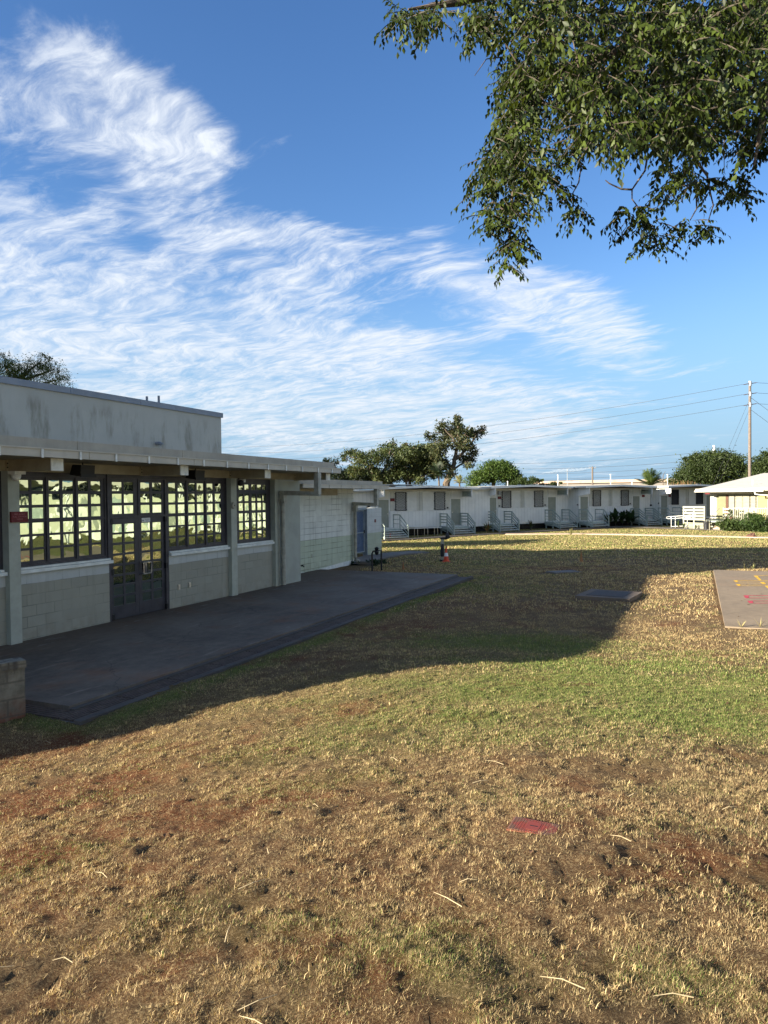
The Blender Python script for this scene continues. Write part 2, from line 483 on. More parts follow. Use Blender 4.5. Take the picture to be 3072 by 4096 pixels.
def groundmat():
    mt, t, b = material('lawn_soil')
    o = t.node('ShaderNodeTexCoord').outputs['Object']
    c0 = t.node('ShaderNodeAttribute', attribute_name='Col').outputs['Color']
    n = t.smooth(t.noise(o, 3.0, 8, 0.7), 0.3, 0.7)
    c = t.mix(t.math('MULTIPLY', n, 0.5), c0, t.mix(1.0, c0, (0.50, 0.42, 0.36), 'MULTIPLY'))
    n2 = t.smooth(t.noise(o, 60, 5, 0.8, 0.8), 0.50, 0.60)
    n4 = t.smooth(t.noise(o, 2.2, 4, 0.6), 0.35, 0.62)
    c = t.mix(t.math('MULTIPLY', n2, t.math('MULTIPLY_ADD', n4, 0.5, 0.28)), c, (0.38, 0.285, 0.15))
    n6 = t.smooth(t.noise(o, 150, 3, 0.7, 0.6), 0.56, 0.64)
    c = t.mix(t.math('MULTIPLY', n6, 0.4), c, (0.42, 0.32, 0.18))
    n5 = t.smooth(t.noise(o, 35, 4, 0.7, 0.5), 0.56, 0.68)
    c = t.mix(t.math('MULTIPLY', n5, 0.8), c, (0.022, 0.012, 0.008))
    t.l.new(c, b.inputs['Base Color'])
    b.inputs['Roughness'].default_value = 0.95
    b.inputs['Specular IOR Level'].default_value = 0.1
    bp = t.node('ShaderNodeBump')
    bp.inputs['Strength'].default_value = 1.0
    bp.inputs['Distance'].default_value = 0.06
    t.l.new(t.noise(o, 16, 8, 0.8), bp.inputs['Height'])
    t.l.new(bp.outputs[0], b.inputs['Normal'])
    return mt


M['ground'] = groundmat()


# ------------------------------------------------------------------ mesh helpers
class MB:
    """collects simple solids; build() links them as ONE mesh object"""
    def __init__(s):
        s.v, s.f, s.T = [], [], None

    def add(s, vs, fs):
        k = len(s.v)
        if s.T is not None:
            vs = [tuple(s.T @ Vector(p)) for p in vs]
        s.v += [tuple(p) for p in vs]
        s.f += [tuple(i + k for i in f) for f in fs]
        return s

    def box(s, x0, x1, y0, y1, z0, z1):
        vs = [(x, y, z) for z in (z0, z1) for y in (y0, y1) for x in (x0, x1)]
        return s.add(vs, [(0, 2, 3, 1), (4, 5, 7, 6), (0, 1, 5, 4), (2, 6, 7, 3), (0, 4, 6, 2), (1, 3, 7, 5)])

    def beam(s, a, b, w, h, up=(0, 0, 1)):
        """rectangular bar from a to b, width w, height h"""
        a, b, up = Vector(a), Vector(b), Vector(up)
        d = (b - a).normalized()
        sd = d.cross(up)
        if sd.length < 1e-4: sd = d.cross(Vector((1, 0, 0)))
        sd.normalize()
        u = sd.cross(d)
        vs = [p + sd * (w / 2 * i) + u * (h / 2 * j) for p in (a, b) for i, j in ((-1, -1), (1, -1), (1, 1), (-1, 1))]
        return s.add(vs, [(0, 1, 2, 3), (7, 6, 5, 4), (0, 4, 5, 1), (1, 5, 6, 2), (2, 6, 7, 3), (3, 7, 4, 0)])

    def prism(s, poly, axis, a, b):
        """extrude a 2-D polygon along axis 'x','y' or 'z'"""
        def P(u, v, t):
            return {'x': (t, u, v), 'y': (u, t, v), 'z': (u, v, t)}[axis]
        n = len(poly)
        vs = [P(u, v, a) for u, v in poly] + [P(u, v, b) for u, v in poly]
        fs = [tuple(range(n))[::-1], tuple(range(n, 2 * n))] + [(i, (i + 1) % n, n + (i + 1) % n, n + i) for i in range(n)]
        return s.add(vs, fs)

    def tube(s, pts, r, n=8, cap=True):
        pts = [Vector(p) for p in pts]
        rs = r if isinstance(r, (list, tuple)) else [r] * len(pts)
        vs, fs = [], []
        ref = Vector((0.13, 0.31, 0.94))
        for i, p in enumerate(pts):
            d = (pts[min(i + 1, len(pts) - 1)] - pts[max(i - 1, 0)]).normalized()
            u = d.cross(ref)
            if u.length < 0.05: u = d.cross(Vector((1, 0, 0)))
            u.normalize()
            w = d.cross(u)
            vs += [p + (u * math.cos(2 * math.pi * k / n) + w * math.sin(2 * math.pi * k / n)) * rs[i] for k in range(n)]
        for i in range(len(pts) - 1):
            for k in range(n):
                fs.append((i * n + k, i * n + (k + 1) % n, (i + 1) * n + (k + 1) % n, (i + 1) * n + k))
        if cap:
            fs += [tuple(range(n))[::-1], tuple(range((len(pts) - 1) * n, len(pts) * n))]
        return s.add(vs, fs)

    def lathe(s, prof, c=(0, 0, 0), n=20):
        """prof = [(r, z)...] spun round z"""
        vs, fs = [], []
        for r, z in prof:
            vs += [(c[0] + r * math.cos(2 * math.pi * k / n), c[1] + r * math.sin(2 * math.pi * k / n), c[2] + z) for k in range(n)]
        for i in range(len(prof) - 1):
            for k in range(n):
                fs.append((i * n + k, i * n + (k + 1) % n, (i + 1) * n + (k + 1) % n, (i + 1) * n + k))
        fs += [tuple(range(n))[::-1], tuple(range((len(prof) - 1) * n, len(prof) * n))]
        return s.add(vs, fs)

    def build(s, name, mat, parent=None, loc=None, rz=None, smooth=False):
        me = bpy.data.meshes.new(name)
        me.from_pydata(s.v, [], s.f)
        me.validate()
        me.update()
        me.materials.append(mat if not isinstance(mat, str) else M[mat])
        if smooth:
            me.polygons.foreach_set('use_smooth', [True] * len(me.polygons))
            me.set_sharp_from_angle(angle=R(40))
        o = bpy.data.objects.new(name, me)
        COL.objects.link(o)
        if parent is not None: o.parent = parent
        if loc is not None: o.location = loc
        if rz is not None: o.rotation_euler = (0, 0, rz)
        return o


def tag(o, label=None, cat=None, group=None, kind=None):
    for k, v in (('label', label), ('category', cat), ('group', group), ('kind', kind)):
        if v: o[k] = v
    return o


def thing(name, label, cat, loc=(0, 0, 0), rz=0.0, group=None):
    o = bpy.data.objects.new(name, None)
    o.empty_display_size = 0.3
    COL.objects.link(o)
    o.location = loc
    o.rotation_euler = (0, 0, rz)
    return tag(o, label, cat, group)


def copy_tree(o, parent=None, label=None):
    c = o.copy()
    COL.objects.link(c)
    c.parent = parent
    if label: c['label'] = label
    for ch in list(o.children):
        copy_tree(ch, c)
    return c


def np_mesh(name, verts, faces, mat, cols=None, parent=None, smooth=False, attr='Col'):
    """big meshes straight from numpy; faces (n,k); cols one RGB per face"""
    verts = np.asarray(verts, np.float32)
    faces = np.asarray(faces, np.int32)
    n, k = faces.shape
    me = bpy.data.meshes.new(name)
    me.vertices.add(len(verts))
    me.vertices.foreach_set('co', verts.ravel())
    me.loops.add(n * k)
    me.loops.foreach_set('vertex_index', faces.ravel())
    me.polygons.add(n)
    me.polygons.foreach_set('loop_start', np.arange(0, n * k, k, dtype=np.int32))
    me.polygons.foreach_set('loop_total', np.full(n, k, np.int32))
    me.update(calc_edges=True)
    if smooth: me.polygons.foreach_set('use_smooth', np.ones(n, bool))
    if cols is not None:
        a = me.color_attributes.new(attr, 'FLOAT_COLOR', 'CORNER')
        c4 = np.ones((n, 4), np.float32)
        c4[:, :3] = cols
        a.data.foreach_set('color', np.repeat(c4, k, axis=0).ravel())
    me.materials.append(mat)
    o = bpy.data.objects.new(name, me)
    COL.objects.link(o)
    if parent is not None: o.parent = parent
    return o


# ------------------------------------------------------------------ site frames
dB = np.array([0.4041, 0.9147])          # along the long block
nB = np.array([0.9147, -0.4041])         # out of its front, towards the lawn
P0 = np.array([-5.694, 14.693])          # left foot of its double door
RZB = math.atan2(dB[1], dB[0])


def sw(s, w, z=0.0):
    p = P0 + dB * s + nB * w
    return (float(p[0]), float(p[1]), float(z))


def to_sw(x, y):
    rx, ry = x - P0[0], y - P0[1]
    return rx * dB[0] + ry * dB[1], rx * nB[0] + ry * nB[1]


# ------------------------------------------------------------------ terrain
_ctrl = [(0, 0, .85), (-3, 0, .75), (4, 0, .85), (0, -8, .95), (8, -6, .9), (-8, -8, .7), (0.8, 3.9, .68), (4, 4, .62), (-2, 4, .45), (-4.5, 4, .2),
         (-4.06, 7.3, -.2), (-3.45, 7.67, -.13), (-2.75, 7.98, -.03), (-1.68, 8.46, .05), (-1.14, 8.96, .11), (-.2, 9.38, .2), (1.09, 9.95, .19), (-3.72, 8.55, -.01), (-4.3, 8.35, -.02), (-4.6, 8.0, -.04), (-4.1, 8.0, -.06),
         (3.07, 10.83, .06), (4.2, 13.1, -.04), (5.6, 16.4, -.05), (7.9, 21.2, -.04), (9.3, 23, -.06), (6, 9, .25), (9, 8, .25), (14, 8, .15),
         (2.4, 29.9, -.2), (8, 29, -.16), (14, 29, -.14), (-.5, 31, -.08), (0, 25.5, -.08), (3, 24, -.14), (4.5, 38, -.28), (0, 40, -.3), (12, 40, -.27), (20, 38, -.2),
         (-1, 49.5, -.53), (5, 53, -.43), (9, 55.2, -.38), (14.5, 59, -.31), (18, 60.5, -.26), (23, 63.5, -.27), (28, 66, -.27), (24, 45, -.3), (26, 52, -.3), (30, 48, -.3),
         (7, 18, -.06), (5, 15, 0), (12, 14, -.05), (18, 10, -.03), (12, 24, -.06), (20, 20, -.03),
         (-30, 30, -.1), (-30, -10, 0), (40, 0, 0), (40, 40, -.2), (0, 80, -.5), (50, 80, -.3), (-40, 80, -.5), (0, -40, .8), (60, -30, .3), (-60, -30, 0)]
# drain edge along the patio
for s_ in np.arange(-4.5, 10.6, 1.5):
    p = sw(s_, 4.75)
    _ctrl.append((p[0], p[1], -0.045 - 0.06 * (s_ > 6)))
_c = np.array(_ctrl, float)


def _phi(r):
    return np.sqrt(r * r + 0.6)


_D = np.linalg.norm(_c[:, None, :2] - _c[None, :, :2], axis=2)
_n = len(_c)
_A = np.zeros((_n + 3, _n + 3))
_A[:_n, :_n] = _phi(_D) - np.eye(_n) * 0.25
_A[:_n, _n] = 1
_A[:_n, _n + 1:] = _c[:, :2]
_A[_n:, :_n] = _A[:_n, _n:].T
_wts = np.linalg.solve(_A, np.concatenate([_c[:, 2], np.zeros(3)]))


def terrain(x, y):
    x, y = np.atleast_1d(np.asarray(x, float)), np.atleast_1d(np.asarray(y, float))
    xc, yc = np.clip(x, -70, 90), np.clip(y, -45, 95)
    out = np.empty(x.shape)
    for i in range(0, len(x), 20000):
        xx, yy = xc[i:i + 20000], yc[i:i + 20000]
        r = np.hypot(xx[:, None] - _c[None, :, 0], yy[:, None] - _c[None, :, 1])
        out[i:i + 20000] = _phi(r) @ _wts[:_n] + _wts[_n] + _wts[_n + 1] * xx + _wts[_n + 2] * yy
    fade = np.clip((np.hypot(x, y) - 60) / 40, 0, 1)
    return out * (1 - fade) + (-0.5) * fade


def hz(x, y):
    return float(terrain([x], [y])[0])


def on_ground(px, py, lo=1.5, hi=90.0):
    """where the sight line through a photo pixel meets the terrain"""
    a, b = lo, hi
    for _ in range(50):
        mid = (a + b) / 2
        p = at(px, py, mid)
        if p[2] > hz(p[0], p[1]): a = mid
        else: b = mid
    p = at(px, py, a)
    return np.array([p[0], p[1], hz(p[0], p[1])])


# ---- what grows where: straw / green / bare red soil (world patches)
S59 = 3072 / 1659


def gpx(x, y):
    return on_ground(x * S59, y * S59)


# (centre x59, y59, radius along view m, radius across m, weight)
_green = [(1130, 1388, 1.0, 1.9, 1.3), (1350, 1470, 1.1, 2.4, 1.1), (1560, 1560, .9, 1.4, 1.2), (1000, 1500, .8, 2.0, .8), (700, 1610, .5, 1.4, .6), (850, 1530, .7, 1.5, .6),
          (1480, 1420, 1.0, 1.8, .5), (1250, 1560, .5, 1.2, .4), (80, 1860, .25, .45, .6), (560, 2010, .2, .4, .35), (900, 2060, .25, .45, .3), (1500, 2120, .15, .3, .3), (420, 1960, .2, .4, .3), (1230, 1490, 1.2, 2.6, 1.05), (1480, 1500, 1.3, 2.2, 1.2), (930, 1560, .7, 1.7, .7), (1620, 1480, 1.4, 1.6, 1.1), (1100, 1590, .5, 1.5, .5), (1300, 1440, .9, 2.2, 1.1),
          (1000, 1215, 3.0, 4.0, .4), (1350, 1185, 2.5, 5.0, .4), (1500, 1200, 1.5, 5, .45), (1200, 1155, 2, 7, .35), (1000, 1250, 2.0, 2.5, .4), (1050, 1270, 1.2, 2.0, .5), (1540, 1240, .6, 1.5, .4), (230, 1720, .3, .5, .4), (620, 1720, .4, .8, .25)]
_soil = [(60, 1740, .9, 1.5, 1.0), (330, 1780, .9, 1.6, .8), (200, 1900, .5, 1.2, .7), (640, 1900, .5, 1.1, .45), (90, 1900, .4, .8, .5), (1500, 1850, .4, .8, .35), (1050, 1990, .3, .7, .35), (1240, 1228, .8, 1.9, 1.0), (30, 1640, .5, .9, .9), (200, 1740, .6, 1.0, .6), (450, 1760, .4, 1.0, .55), (130, 1800, .4, .8, .45), (700, 1850, .4, .8, .45), (1130, 1780, .3, .5, .5), (560, 1870, .3, .6, .4),
         (850, 1350, 1.2, 2.0, .35), (1050, 1310, 1.0, 2.0, .4), (700, 1420, .6, 1.5, .3), (1500, 1400, .8, .5, .4), (1480, 1330, 1.5, .6, .35), (300, 2100, .2, .5, .4), (1300, 1900, .4, .8, .25), (620, 1560, .3, 1.2, .2)]
_patch = {'g': [], 's': []}
for k_, L_ in (('g', _green), ('s', _soil)):
    for x_, y_, ra, rb, wt in L_:
        p = gpx(x_, y_)
        _patch[k_].append((p[0], p[1], ra, rb, wt))


def _vnoise(x, y, sc, seed):
    """cheap smooth value noise"""
    r_ = np.random.default_rng(seed)
    g = r_.random((64, 64))
    u, v = x / sc, y / sc
    i, j = np.floor(u).astype(int), np.floor(v).astype(int)
    fu, fv = u - i, v - j
    fu, fv = fu * fu * (3 - 2 * fu), fv * fv * (3 - 2 * fv)
    a, b = g[i % 64, j % 64], g[(i + 1) % 64, j % 64]
    c, d = g[i % 64, (j + 1) % 64], g[(i + 1) % 64, (j + 1) % 64]
    return (a * (1 - fu) + b * fu) * (1 - fv) + (c * (1 - fu) + d * fu) * fv


def cover(x, y):
    """-> (green 0..1, soil 0..1)"""
    ang = np.arctan2(x, np.maximum(y, 0.1))
    fx, fy = np.sin(ang), np.cos(ang)
    out = []
    for k_ in 'gs':
        a = np.zeros_like(x)
        for px, py, ra, rb, wt in _patch[k_]:
            t_ = math.atan2(px, py)
            du = (x - px) * math.sin(t_) + (y - py) * math.cos(t_)
            dv = (x - px) * math.cos(t_) - (y - py) * math.sin(t_)
            a = np.maximum(a, wt * np.exp(-((du / ra) ** 2 + (dv / rb) ** 2)))
        out.append(a)
    g, s_ = out
    s2, w2 = to_sw(x, y)
    edge = np.exp(-((w2 - 4.85) / 0.28) ** 2) * ((s2 > -5.2) & (s2 < 11.5))
    edge = np.maximum(edge, np.exp(-((s2 + 5.25) / 0.2) ** 2) * ((w2 < 4.9) & (w2 > 3)))
    g = np.maximum(g, 0.9 * edge * (0.6 + 0.6 * _vnoise(x, y, 1.1, 5)))
    far = np.clip((y - 26) / 12, 0, 1)
    g = np.maximum(g, far * 0.55)
    g = np.maximum(g, 0.85 * (w2 > 16.6))
    n1 = _vnoise(x, y, 0.9, 1) * 0.5 + _vnoise(x, y, 0.33, 2) * 0.5
    n2 = _vnoise(x + 40, y, 0.7, 3) * 0.5 + _vnoise(x, y + 40, 0.22, 4) * 0.5
    g = np.clip(g * (0.5 + 1.05 * n1) + 0.32 * np.clip(n1 - 0.55, 0, 1) * 2, 0, 1)
    s_ = np.clip(s_ * (0.35 + 1.3 * n2) + 2.1 * np.clip(n2 - 0.585, 0, 1), 0, 1)
    return g, s_


STRAW, GREEN, SOIL = np.array([.30, .215, .105]), np.array([.078, .125, .026]), np.array([.135, .046, .019])


def ground_colour(x, y):
    g, s_ = cover(x, y)
    thatch = np.array([.128, .083, .043])
    c = thatch[None] * (1 - g[:, None]) + (GREEN * 0.8 + thatch * 0.2)[None] * g[:, None]
    return c * (1 - s_[:, None]) + SOIL[None] * s_[:, None]


_box = on_ground(2135, 3312)


def micro(x, y):
    """tussocks and clods of the near lawn"""
    r = np.hypot(x, y)
    clear = np.clip((np.hypot(x - _box[0], y - _box[1]) - .15) / .2, 0, 1)
    f = np.clip((15 - r) / 7, 0, 1)
    far = 0.035 * (_vnoise(x, y, 0.55, 11) - .5) + 0.03 * (_vnoise(x, y, 1.9, 12) - .5)
    b_ = _vnoise(x, y, 0.115, 31)
    near = 0.014 * (_vnoise(x, y, 0.27, 30) - .5) + 0.016 * (b_ - .5) + 0.030 * (_vnoise(x, y, 0.05, 32) - .5)
    return (far * (r < 45) + near * f) * clear


def build_lawn():
    ys = np.concatenate([np.arange(-60, -2, 4.0), np.arange(-2, 1.4, 0.16), np.arange(1.4, 9.5, 0.032), np.arange(9.5, 14, 0.1), 14 * 1.016 ** np.arange(0, 100), [75, 85, 100, 130, 180, 260, 400, 700, 1200, 2500]])
    us = np.concatenate([-np.array([2500, 1200, 600, 300, 160, 100, 70]), np.linspace(-45, -14, 32), np.arange(-13.9, -5.2, 0.17), np.arange(-5.2, 5.8, 0.034), np.arange(5.8, 16, 0.17), np.linspace(16.2, 55, 60), [70, 100, 160, 300, 600, 1200, 2500]])
    X_, Y_ = np.meshgrid(us, ys)
    x, y = X_.ravel(), Y_.ravel()
    z = terrain(x, y)
    z += micro(x, y)
    s2, w2 = to_sw(x, y)
    under = (s2 > -5.08) & (s2 < 10.7) & (w2 < 4.5)
    z = np.where(under, np.minimum(z, -0.22), z)
    z = np.where((s2 > -17) & (s2 < 14) & (w2 < -1.2), -0.3, z)
    court = (s2 > 3.9) & (s2 < 14.3) & (w2 > 11.8) & (w2 < 16.3)
    z = np.where(court, np.minimum(z, -0.12), z)
    nx, ny = len(us), len(ys)
    idx = np.arange(nx * ny).reshape(ny, nx)
    f = np.stack([idx[:-1, :-1], idx[:-1, 1:], idx[1:, 1:], idx[1:, :-1]], -1).reshape(-1, 4)
    fc = ground_colour(x, y)
    o = np_mesh('lawn', np.stack([x, y, z], 1), f, M['ground'], None, smooth=True)
    a = o.data.color_attributes.new('Col', 'FLOAT_COLOR', 'POINT')
    a.data.foreach_set('color', np.concatenate([fc, np.ones((len(fc), 1))], 1).astype(np.float32).ravel())
    return tag(o, kind='structure', label='dry lawn of straw and patchy green grass over red soil')


lawn = build_lawn()

# ------------------------------------------------------------------ patio, drain, court, paths
mb = MB().box(-4.75, 10.78, -4.05, 1.2, -0.4, 0.0)
tag(mb.build('patio', 'slab', None, (*P0, 0), RZB), 'dark concrete patio along the long block', kind='structure')
M['drainconc'] = concrete('damp_drain_concrete', (0.085, 0.078, 0.07), 0.3, 3, rust=0.3)
t = thing('drain_channel', 'concrete drain with rusty slotted grates along the patio edge', 'drain', (*P0, 0), RZB)
mb = MB().box(-5.11, 10.6, -4.63, -4.52, -0.3, -0.018).box(-4.75, 10.6, -4.14, -4.053, -0.3, -0.03).box(-5.11, -5.05, -4.52, 0.5, -0.3, -0.06).box(-5.05, 10.6, -4.519, -4.141, -0.3, -0.10)
mb.box(-5.049, -4.753, -4.139, 0.5, -0.3, -0.101)
mb.build('channel', 'drainconc', t)
for i in range(16):
    g = MB()
    x0 = -5.03 + i * 0.975
    for k in range(7):
        y = -4.50 + k * 0.056
        g.box(x0, x0 + 0.95, y, y + 0.030, -0.075, -0.048)
    for k in range(4):
        x = x0 + 0.05 + k * 0.28
        g.box(x, x + 0.03, -4.51, -4.15, -0.095, -0.077)
    g.build('grate', 'grate', t)
g = MB()
for k in range(5):
    g.box(-5.03 + k * 0.056, -5.0 + k * 0.056, -4.13, 0.4, -0.075, -0.048)
g.build('grate', 'grate', t)

mb = MB().box(3.69, 14.5, -16.5, -11.62, -0.3, 0.03)
tag(mb.build('court_pad', 'court', None, (*P0, 0), RZB), 'pale concrete play court with painted markings', kind='structure')

# painted game outlines on the court (thin paint sheets on the pad)
M['paint_yellow'] = plain('worn_yellow_paint', (0.62, 0.36, 0.03), 0.8, 0.35, 14)
M['paint_red'] = plain('worn_red_paint', (0.42, 0.05, 0.07), 0.8, 0.35, 14)
M['paint_pink'] = plain('worn_pink_paint', (0.50, 0.20, 0.14), 0.8, 0.3, 14)


def court_pt(x, y):
    """point of the court surface seen at a spot of the close-up survey (2700..3072, 2200..2560)"""
    px, py = 2700 + x * 372 / 1659, 2200 + y * 372 / 1659
    v = _fw + _rt * (px - CX) / F_PX - _up * (py - CY) / F_PX
    k = (0.034 - CAM[2]) / v[2]
    return tuple(CAM + v * k)


def paint(name, label, mat, polys):
    m_ = MB()
    for P_ in polys:
        q = [court_pt(*p) for p in P_]
        m_.add(q, [tuple(range(len(q)))])
    for i, v_ in enumerate(m_.v):
        m_.v[i] = (v_[0], v_[1], 0.034)
    return tag(m_.build(name, mat), label, kind='structure')


def ring(x0, y0, x1, y1, capw, th):
    return [[(x0, y0), (x0 + capw, y0), (x0 + capw * 1.15, y1), (x0 + 40, y1)], [(x0 + capw, y0), (x1, y0), (x1, y0 + th), (x0 + capw, y0 + th)],
            [(x0 + capw * 1.1, y1 - th), (x1, y1 - th), (x1, y1), (x0 + capw * 1.1, y1)]]


paint('court_marking', 'worn yellow painted number outlines on the court', 'paint_yellow',
      ring(1040, 540, 2100, 574, 70, 5) + ring(1082, 605, 2100, 640, 78, 5) + [[(1400, 455), (1465, 455), (1545, 540), (1500, 540)], [(1465, 455), (2100, 455), (2100, 460), (1470, 460)],
      [(1515, 574), (1590, 574), (1625, 605), (1560, 605)], [(1600, 640), (1680, 640), (1760, 700), (1665, 690)]])
paint('court_marking', 'worn red painted outlines on the court', 'paint_red',
      ring(1218, 808, 2200, 858, 90, 7) + ring(1288, 904, 2200, 950, 95, 7))

# far paths
def strip(name, mat, pts, width, label, lift=0.02):
    m_ = MB()
    L, Rr = [], []
    n = len(pts)
    for i in range(n):
        a, b = np.array(pts[max(i - 1, 0)]), np.array(pts[min(i + 1, n - 1)])
        d_ = (b - a) / np.linalg.norm(b - a)
        nn = np.array([-d_[1], d_[0]])
        for sgn, lst in ((1, L), (-1, Rr)):
            q = np.array(pts[i]) + nn * sgn * width / 2
            lst.append((q[0], q[1], hz(q[0], q[1]) + lift + 0.045))
    vs = L + Rr + [(x, y, z - 0.3) for x, y, z in L + Rr]
    fs = []
    for i in range(n - 1):
        fs += [(i, n + i, n + i + 1, i + 1), (2 * n + i, i, i + 1, 2 * n + i + 1), (n + i, 3 * n + i, 3 * n + i + 1, n + i + 1)]
    m_.add(vs, fs)
    return tag(m_.build(name, mat), label, kind='structure')


def seg(a, b, n=10):
    return [tuple(np.array(a) * (1 - k / n) + np.array(b) * k / n) for k in range(n + 1)]


strip('asphalt_path', 'asphalt', seg((-4, 45.6), (5, 51.4)) + seg((5.8, 51.9), (20, 60.2))[1:] + [(22, 59.4), (24.5, 55.6), (28, 51.6), (34, 49)], 1.3, 'dark asphalt walk along the white portables')
strip('pale_path', 'palepath', seg((9.0, 52.6), (14, 51.2)) + seg((15, 50.7), (24, 44.2))[1:] + [(32, 41)], 0.9, 'pale concrete walk crossing the far lawn')
strip('side_path', 'curb', [sw(13.2, -0.6)[:2], sw(15, -1.3)[:2], sw(17, -1.6)[:2], sw(19, -1.6)[:2], sw(21, -1.2)[:2]], 1.1, 'grey concrete walk past the blue gate')

# ------------------------------------------------------------------ long block (x along the wall, y into the building, z up)
blk = thing('classroom_block', 'long flat roofed sage and white block with dark gridded windows beside the patio', 'building', (*P0, 0), RZB)
WALLS = [(-8.7, -2.43), (-2.20, -0.02), (1.80, 4.06), (4.31, 6.15)]
for a, b in WALLS:
    MB().box(a, b, 0.0, 0.2, -0.02, 1.218).build('wall', 'block', blk)
for a, b in ((-8.7, -2.44), (-2.19, 0.03), (1.80, 4.05), (4.32, 6.2)):
    s_ = MB().box(a, b, -0.075, 0.17, 1.222, 1.285).box(a, b - 0.03, -0.035, 0.17, 1.29, 1.328)
    s_.build('sill', 'sill', blk)
for a, b in ((-8.93, -8.70), (-2.43, -2.20), (4.06, 4.31), (6.15, 6.30)):
    MB().box(a, b, -0.11, 0.25, -0.02, 3.06).build('pillar', 'sage', blk)
MB().box(6.302, 7.55, -0.10, 1.06, -0.02, 3.05).build('pier_wall', 'stucco', blk)
MB().box(-9.0, 7.55, -0.06, 0.14, 3.062, 3.38).build('header_beam', 'timber', blk)
for c in (-8.78, -5.54, -2.3, 0.98, 4.18, 7.40):
    b_ = MB().box(c - 0.10, c + 0.10, -1.14, -0.062, 3.055, 3.249).box(c - 0.13, c + 0.13, -0.10, -0.061, 3.05, 3.249).build('rafter', 'timber', blk)
    MB().box(c - 0.125, c + 0.125, -1.165, -1.142, 3.04, 3.247).build('end_cap', 'endcap', b_)
    for z in (3.12, 3.19):
        MB().tube([(c - 0.125, -0.103, z), (c - 0.125, -0.115, z)], 0.012, 6).build('bolt', 'iron', b_)
# flat eave roof, soffit joists
mb = MB().box(-9.4, 7.74, -1.38, 3.0, 3.25, 3.385)
rf = mb.build('eave_roof', 'timber', blk)
fa = MB()
edges = [-9.4, -9.0, -6.4, -4.0, -1.83, 1.0, 3.05, 5.4, 7.76]
for a, b in zip(edges[:-1], edges[1:]):
    fa.box(a + 0.006, b - 0.006, -1.405, -1.381, 3.245, 3.392)
fa.box(7.741, 7.765, -1.38, 3.0, 3.245, 3.392)
fa.box(-9.4, 7.77, -1.425, -1.406, 3.372, 3.395)
fa.build('fascia', 'fascia', rf)
for x in (-6.0, -5.2, -4.4, -3.6, -2.82, -2.04, -1.22, -0.37, 0.47, 1.3, 2.13, 2.97, 3.81, 4.65, 5.475, 6.34, 7.163):
    cl_ = MB()
    cl_.box(x - 0.022, x + 0.022, -1.43, -1.4265, 3.232, 3.37)
    cl_.box(x - 0.012, x + 0.012, -1.4265, -1.4055, 3.25, 3.37)
    cl_.box(x + 0.024, x + 0.032, -1.4075, -1.4052, 3.25, 3.372)
    cl_.build('gutter_strap', 'endcap', rf)
up = MB()
ue = [-9.4, -9, -4.7, -1.9, 0.88, 3.65, 6.39, 7.73]
for a, b in zip(ue[:-1], ue[1:]):
    up.box(a + 0.005, b - 0.005, -1.20, -1.17, 3.393, 3.565)
up.box(7.70, 7.73, -1.17, 3.0, 3.393, 3.565)
up.box(-9.4, 7.7, -1.17, 3.0, 3.386, 3.50)
up.build('gravel_stop', 'flash_beige', rf)
# tall rear part with stained upper wall and metal coping
MB().box(-13.95, 7.87, 3.0, 15.0, -0.1, 5.15).build('upper_wall', 'upper', blk)
cp = MB()
ce = [-14.0, -9, -6, -3.2, -0.5, 1.79, 4.18, 5.63, 7.92]
for a, b in zip(ce[:-1], ce[1:]):
    cp.box(a + 0.004, b - 0.004, 2.95, 3.25, 5.15, 5.30)
cp.box(7.62, 7.92, 3.252, 15.05, 5.15, 5.30).box(-14.0, -13.7, 3.252, 15.05, 5.15, 5.30)
cp.build('coping', 'flash', blk)
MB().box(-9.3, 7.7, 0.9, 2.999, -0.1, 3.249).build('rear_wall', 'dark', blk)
# unseen low wing added at the near end to extend the shadow edge
MB().box(-14.4, -9.4, 3.02, 9, -0.1, 3.7).build('shadow_wing', 'stucco', blk)
# lower wing beyond the pier
wg = MB().box(7.552, 13.55, 1.05, 9.0, -0.3, 2.84)
wg.build('wing_wall', 'block2', blk)
MB().box(7.56, 12.2, 1.03, 1.048, 2.60, 2.835).build('header_board', 'timber', blk)
ft = MB().prism([(7.6, -0.2), (13.5, -0.2), (13.5, 0.10), (12.6, 0.09), (11.6, 0.05), (10.6, 0.0), (9.8, 0.0), (9.4, 0.02), (7.6, 0.02)], 'y', 1.02, 1.047)
ft.build('footing', 'sill', blk)
wr = MB().box(7.78, 14.38, -0.05, 9.0, 2.842, 2.955).build('wing_roof', 'timber', blk)
f2 = MB()
we = [7.78, 8.6, 9.5, 10.35, 11.15, 11.95, 12.75, 13.55, 14.4]
for a, b in zip(we[:-1], we[1:]):
    f2.box(a + 0.012, b - 0.012, -0.075, -0.052, 2.835, 2.962)
f2.box(14.382, 14.41, -0.05, 9.0, 2.835, 2.962).box(7.78, 14.42, -0.095, -0.076, 2.945, 2.965)
f2.build('fascia', 'fascia', wr)
u2 = MB()
for a, b in ((7.78, 9.6), (9.6, 12.1), (12.1, 14.2)):
    u2.box(a + 0.006, b - 0.006, 0.10, 0.13, 2.963, 3.125)
u2.box(14.17, 14.2, 0.13, 9, 2.963, 3.125).box(7.78, 14.17, 0.13, 9, 2.957, 3.06)
u2.build('gravel_stop', 'flash_beige', wr)


